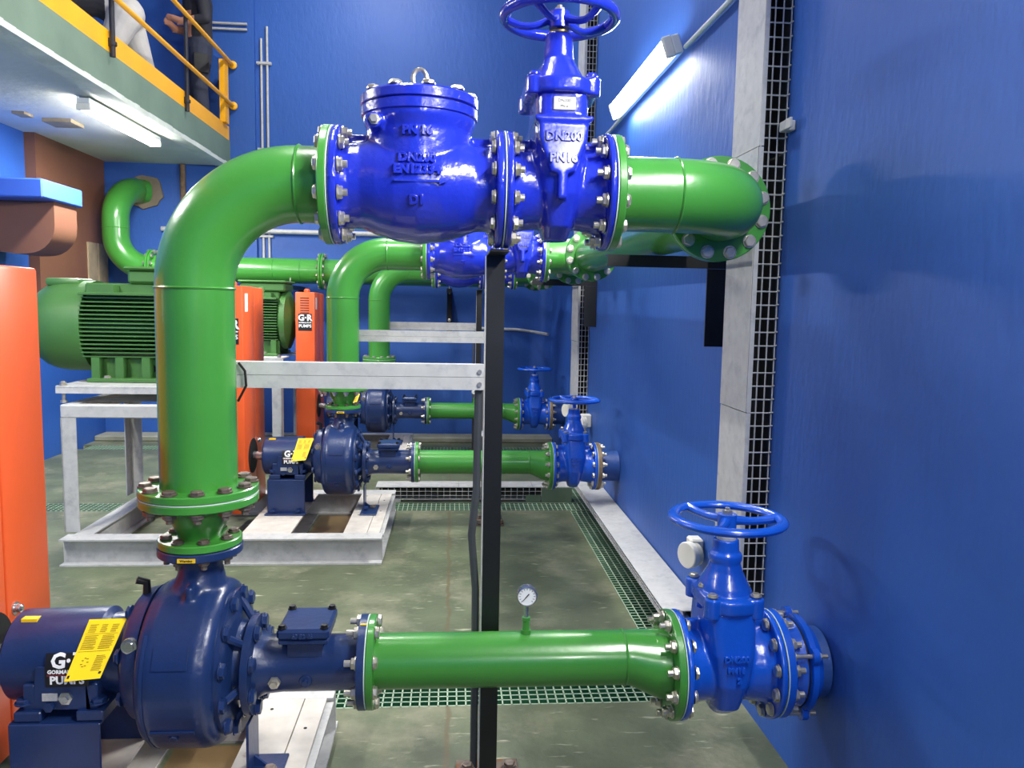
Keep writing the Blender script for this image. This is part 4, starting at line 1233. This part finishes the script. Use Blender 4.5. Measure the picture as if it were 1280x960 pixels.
# conduits on the back wall
def rod(name, pts, rad, m, label, cat, group=None):
    o = MB().tube(pts, rad, 12).build(name, m); return tag(o, label, cat, group)
rod('galvanized_pipe', [(-3.3, YB - .085, 2.40), (-.9, YB - .085, 2.40), (-.55, YB - .085, 2.385)], .028, GALV, 'galvanized water pipe running level along the back wall', 'pipe')
rod('thin_conduit', [(.2, YB - .02, 1.33), (.78, YB - .02, 1.32), (.95, YB - .04, 1.30), (1.12, YB - .3, 1.28)], .018, GALV, 'thin steel conduit low on the back wall bending to the right wall', 'conduit')
for x, zt, lb in ((-2.18, 4.55, 'shorter'), (-2.115, 4.68, 'taller')):
    rod('wall_conduit', [(x, YB - .02, 2.10), (x, YB - .02, zt)], .014, GALV, lb + ' upright steel conduit of the pair on the back wall', 'conduit', 'upright conduits')
for z, lb in ((4.62, 'lower'), (4.68, 'upper')):
    rod('wall_conduit', [(-2.95, YB - .07, z), (-2.32, YB - .07, z)], .014, GALV, lb + ' level steel conduit of the short pair on the back wall', 'conduit', 'level conduits')
for z, lb in ((2.35, 'lowest'), (3.33, 'middle'), (4.28, 'topmost')):
    o = MB().box(-2.23, -2.07, YB - .012, YB - .001, z - .015, z + .015).box(-2.23, -2.07, YB - .045, YB - .035, z - .012, z + .012).build('conduit_clamp', GALV)
    tag(o, lb + ' small steel clamp across the two upright conduits', 'clamp', 'conduit clamps')
rod('down_pipe', [(-3.05, YB - .09, 2.62), (-3.05, YB - .09, 3.12)], .03, mat('rusty_pipe', (120, 96, 72), .8, var=.3, vscale=20), 'short rusty pipe hanging below the mezzanine at the back wall', 'pipe')

# ------------------------------------------------------------------ mezzanine railing
r = thing('mezzanine_railing', 'yellow railing with kick plate and dark posts on the mezzanine edge', 'railing', (XM - .03, 4, 3.4))
MB().box(XM - .012, XM - .002, -3.5, 9.22, 3.401, 3.555).build('kick_plate', YELLOW, r)
for nm, z in (('top_rail', 4.23), ('middle_rail', 3.785)):
    m_ = MB().tube([(XM + .05, -3.5, z), (XM + .05, 9.24, z)], .02, 14)
    ro = m_.build(nm, YELLOW, r)
    b = MB()
    b.lathe((XM + .05, 9.20, z), (0, 1, 0), [(0, .03), (.01, .045), (.03, .045), (.04, .03)], 20).build('end_cap', YELLOW, ro)
for y in (-1.0, 1.4, 3.8, 6.13, 7.75):
    p = MB().cyl((XM + .022, y, 3.37), (XM + .022, y, 4.25), .019, n=16).cyl((XM + .022, y, 3.45), (XM + .022, y, 3.475), .03, n=16)
    p.box(XM + .022, XM + .045, y - .015, y + .015, 4.21, 4.245).box(XM + .022, XM + .045, y - .015, y + .015, 3.77, 3.80).box(XM - .002, XM + .022, y - .02, y + .02, 3.44, 3.5)
    p.build('post', mat('dark_grey_post', (36, 37, 42), .5), r)
MB().box(XM - .03, XM + .03, 8.97, 9.11, 3.556, 4.22).build('end_post', YELLOW, r)

# ------------------------------------------------------------------ people on the mezzanine
def person(label, loc, J, E_, mats, rz=0.0, extra=None):
    """J: joints name -> (x,y,z,r); E_: edges; mats: function(face centre)->slot"""
    r = thing('person', label, 'person', loc)
    mb = MB()
    for a, b in E_:          # tapered limbs with rounded joints, fused into one continuous surface
        pa, pb = Vector(J[a][:3]), Vector(J[b][:3]); ra, rb_ = J[a][3], J[b][3]
        mb.tube([pa.lerp(pb, t_ / 4) for t_ in range(5)], [ra + (rb_ - ra) * t_ / 4 for t_ in range(5)], 16)
    for n in J:
        x_, y_, z_, r_ = J[n]
        mb.lathe((x_, y_, z_), (0, 0, 1), [(-r_ * math.cos(PI * q / 8), max(.0004, r_ * math.sin(PI * q / 8))) for q in range(9)], 16)
    me = mb.mesh('body', SKIN)
    o = bpy.data.objects.new('body', me); C.objects.link(o)
    rm = o.modifiers.new('fuse', 'REMESH'); rm.mode = 'VOXEL'; rm.voxel_size = .007
    so = o.modifiers.new('soft', 'SMOOTH'); so.iterations = 12; so.factor = .5
    dg = bpy.context.evaluated_depsgraph_get(); dg.update()
    m2 = bpy.data.meshes.new_from_object(o.evaluated_get(dg)); bpy.data.objects.remove(o, do_unlink=True)
    m2.name = 'body'
    m2.materials.clear()
    slots = [SKIN, SHIRT, mats[0], SHOE, HAIR]
    for m in slots: m2.materials.append(m)
    for p in m2.polygons:
        p.use_smooth = True
        p.material_index = mats[1](p.center)
    b = bpy.data.objects.new('body', m2); C.objects.link(b); b.parent = r
    r.rotation_euler = (0, 0, rz)
    return r
LIMB = [('pelvis', 'waist'), ('waist', 'chest'), ('chest', 'neck'), ('neck', 'head'), ('head', 'crown'),
        ('chest', 'shL'), ('shL', 'elL'), ('elL', 'wrL'), ('wrL', 'haL'), ('chest', 'shR'), ('shR', 'elR'), ('elR', 'wrR'), ('wrR', 'haR'),
        ('pelvis', 'hpL'), ('hpL', 'knL'), ('knL', 'anL'), ('anL', 'toL'), ('pelvis', 'hpR'), ('hpR', 'knR'), ('knR', 'anR'), ('anR', 'toR')]
for s_ in 'LR':
    for i in range(4): LIMB.append(('ha' + s_, 'fi%d%s' % (i, s_)))
    LIMB.append(('wr' + s_, 'th' + s_))
def fingers(J, s_, h, d, side, base):
    h, d, side = Vector(h), Vector(d).normalized(), Vector(side).normalized()
    for i, l in enumerate((.065, .075, .07, .055)):
        p = h + d * l + side * (.022 * (i - 1.5)); J['fi%d%s' % (i, s_)] = tuple(p) + (.009,)
    J['th' + s_] = tuple(Vector(base) + d * .04 + side * -.045) + (.01,)
# standing person in a black top, hands together in front (looks toward -x)
J = dict(pelvis=(0, 0, .95, .15), waist=(0, 0, 1.12, .145), chest=(.0, 0, 1.36, .155), neck=(-.02, 0, 1.52, .06), head=(-.05, 0, 1.62, .09), crown=(-.05, 0, 1.72, .085),
         shL=(0, -.2, 1.42, .075), elL=(.02, -.27, 1.14, .055), wrL=(-.2, -.16, 1.1, .038), haL=(-.27, -.12, 1.13, .034),
         shR=(0, .2, 1.42, .075), elR=(.02, .27, 1.14, .055), wrR=(-.2, .14, 1.1, .038), haR=(-.27, .08, 1.13, .034),
         hpL=(0, -.1, .86, .125), knL=(-.02, -.12, .48, .085), anL=(.02, -.13, .09, .06), toL=(-.13, -.14, .045, .045),
         hpR=(0, .1, .86, .125), knR=(-.02, .12, .48, .085), anR=(.02, .13, .09, .06), toR=(-.13, .14, .045, .045))
fingers(J, 'L', J['haL'][:3], (-.8, .5, .2), (0, .3, 1), J['wrL'][:3]); fingers(J, 'R', J['haR'][:3], (-.8, -.5, .2), (0, -.3, 1), J['wrR'][:3])
def mstand(c):
    if c.z < .08: return 3
    if c.z < .98: return 2
    if c.z > 1.66 or (c.z > 1.56 and c.x > -.03): return 4
    if c.z > 1.5: return 0
    if c.x < -.09 and c.z < 1.25: return 0
    return 1
p2 = person('person in a black top and dark trousers standing behind the yellow railing', (-2.76, 8.93, 3.40), J, LIMB, (TROUS_D, mstand), rz=.5)
hd = MB().lathe((-.145, 0, 1.62), (-1, 0, -.1), [(0, .018), (.012, .016), (.024, .009)], 10)
hd.cyl((-.13, -.035, 1.65), (-.14, -.035, 1.65), .011, n=10).cyl((-.13, .035, 1.65), (-.14, .035, 1.65), .011, n=10).box(-.142, -.135, -.025, .025, 1.572, 1.58)
hd.v = [(x + p2.location.x, y + p2.location.y, z + p2.location.z) for x, y, z in hd.v]
hd.build('face_features', SKIN, p2)
bg = MB().box(-.10, .06, -.235, -.165, .60, .80, .02, 2); bg.v = [(x + p2.location.x, y + p2.location.y, z + p2.location.z) for x, y, z in bg.v]
bg.build('hip_pouch', SHOE, p2)
# person bending forward in pale trousers (bends toward -x)
J = dict(pelvis=(0, 0, .86, .165), waist=(-.22, 0, .95, .15), chest=(-.46, 0, .94, .16), neck=(-.62, 0, .88, .06), head=(-.72, 0, .82, .09), crown=(-.80, 0, .76, .085),
         shL=(-.5, -.2, .9, .075), elL=(-.52, -.24, .62, .055), wrL=(-.56, -.18, .38, .038), haL=(-.57, -.15, .30, .034),
         shR=(-.5, .2, .9, .075), elR=(-.52, .24, .62, .055), wrR=(-.56, .18, .38, .038), haR=(-.57, .15, .30, .034),
         hpL=(-.02, -.10, .79, .15), knL=(-.15, -.15, .46, .095), anL=(-.10, -.16, .09, .07), toL=(-.25, -.17, .045, .045),
         hpR=(.02, .10, .79, .14), knR=(.14, .16, .46, .09), anR=(.24, .18, .09, .065), toR=(.09, .19, .045, .045))
fingers(J, 'L', J['haL'][:3], (0, .2, -1), (1, .2, 0), J['wrL'][:3]); fingers(J, 'R', J['haR'][:3], (0, -.2, -1), (1, -.2, 0), J['wrR'][:3])
def mbend(c):
    if c.z < .08: return 3
    if c.x < -.68: return 4 if c.x < -.73 and c.z > .78 else 0
    if c.x < -.585 and c.z > .7: return 0
    if c.x < -.17 and c.z > .74: return 1
    if c.x < -.38 and c.z > .56: return 1
    if c.x < -.42: return 0
    return 2
p1 = person('person in pale grey trousers bending over behind the yellow railing', (-3.08, 7.85, 3.40), J, LIMB, (TROUS_L, mbend), rz=.35)
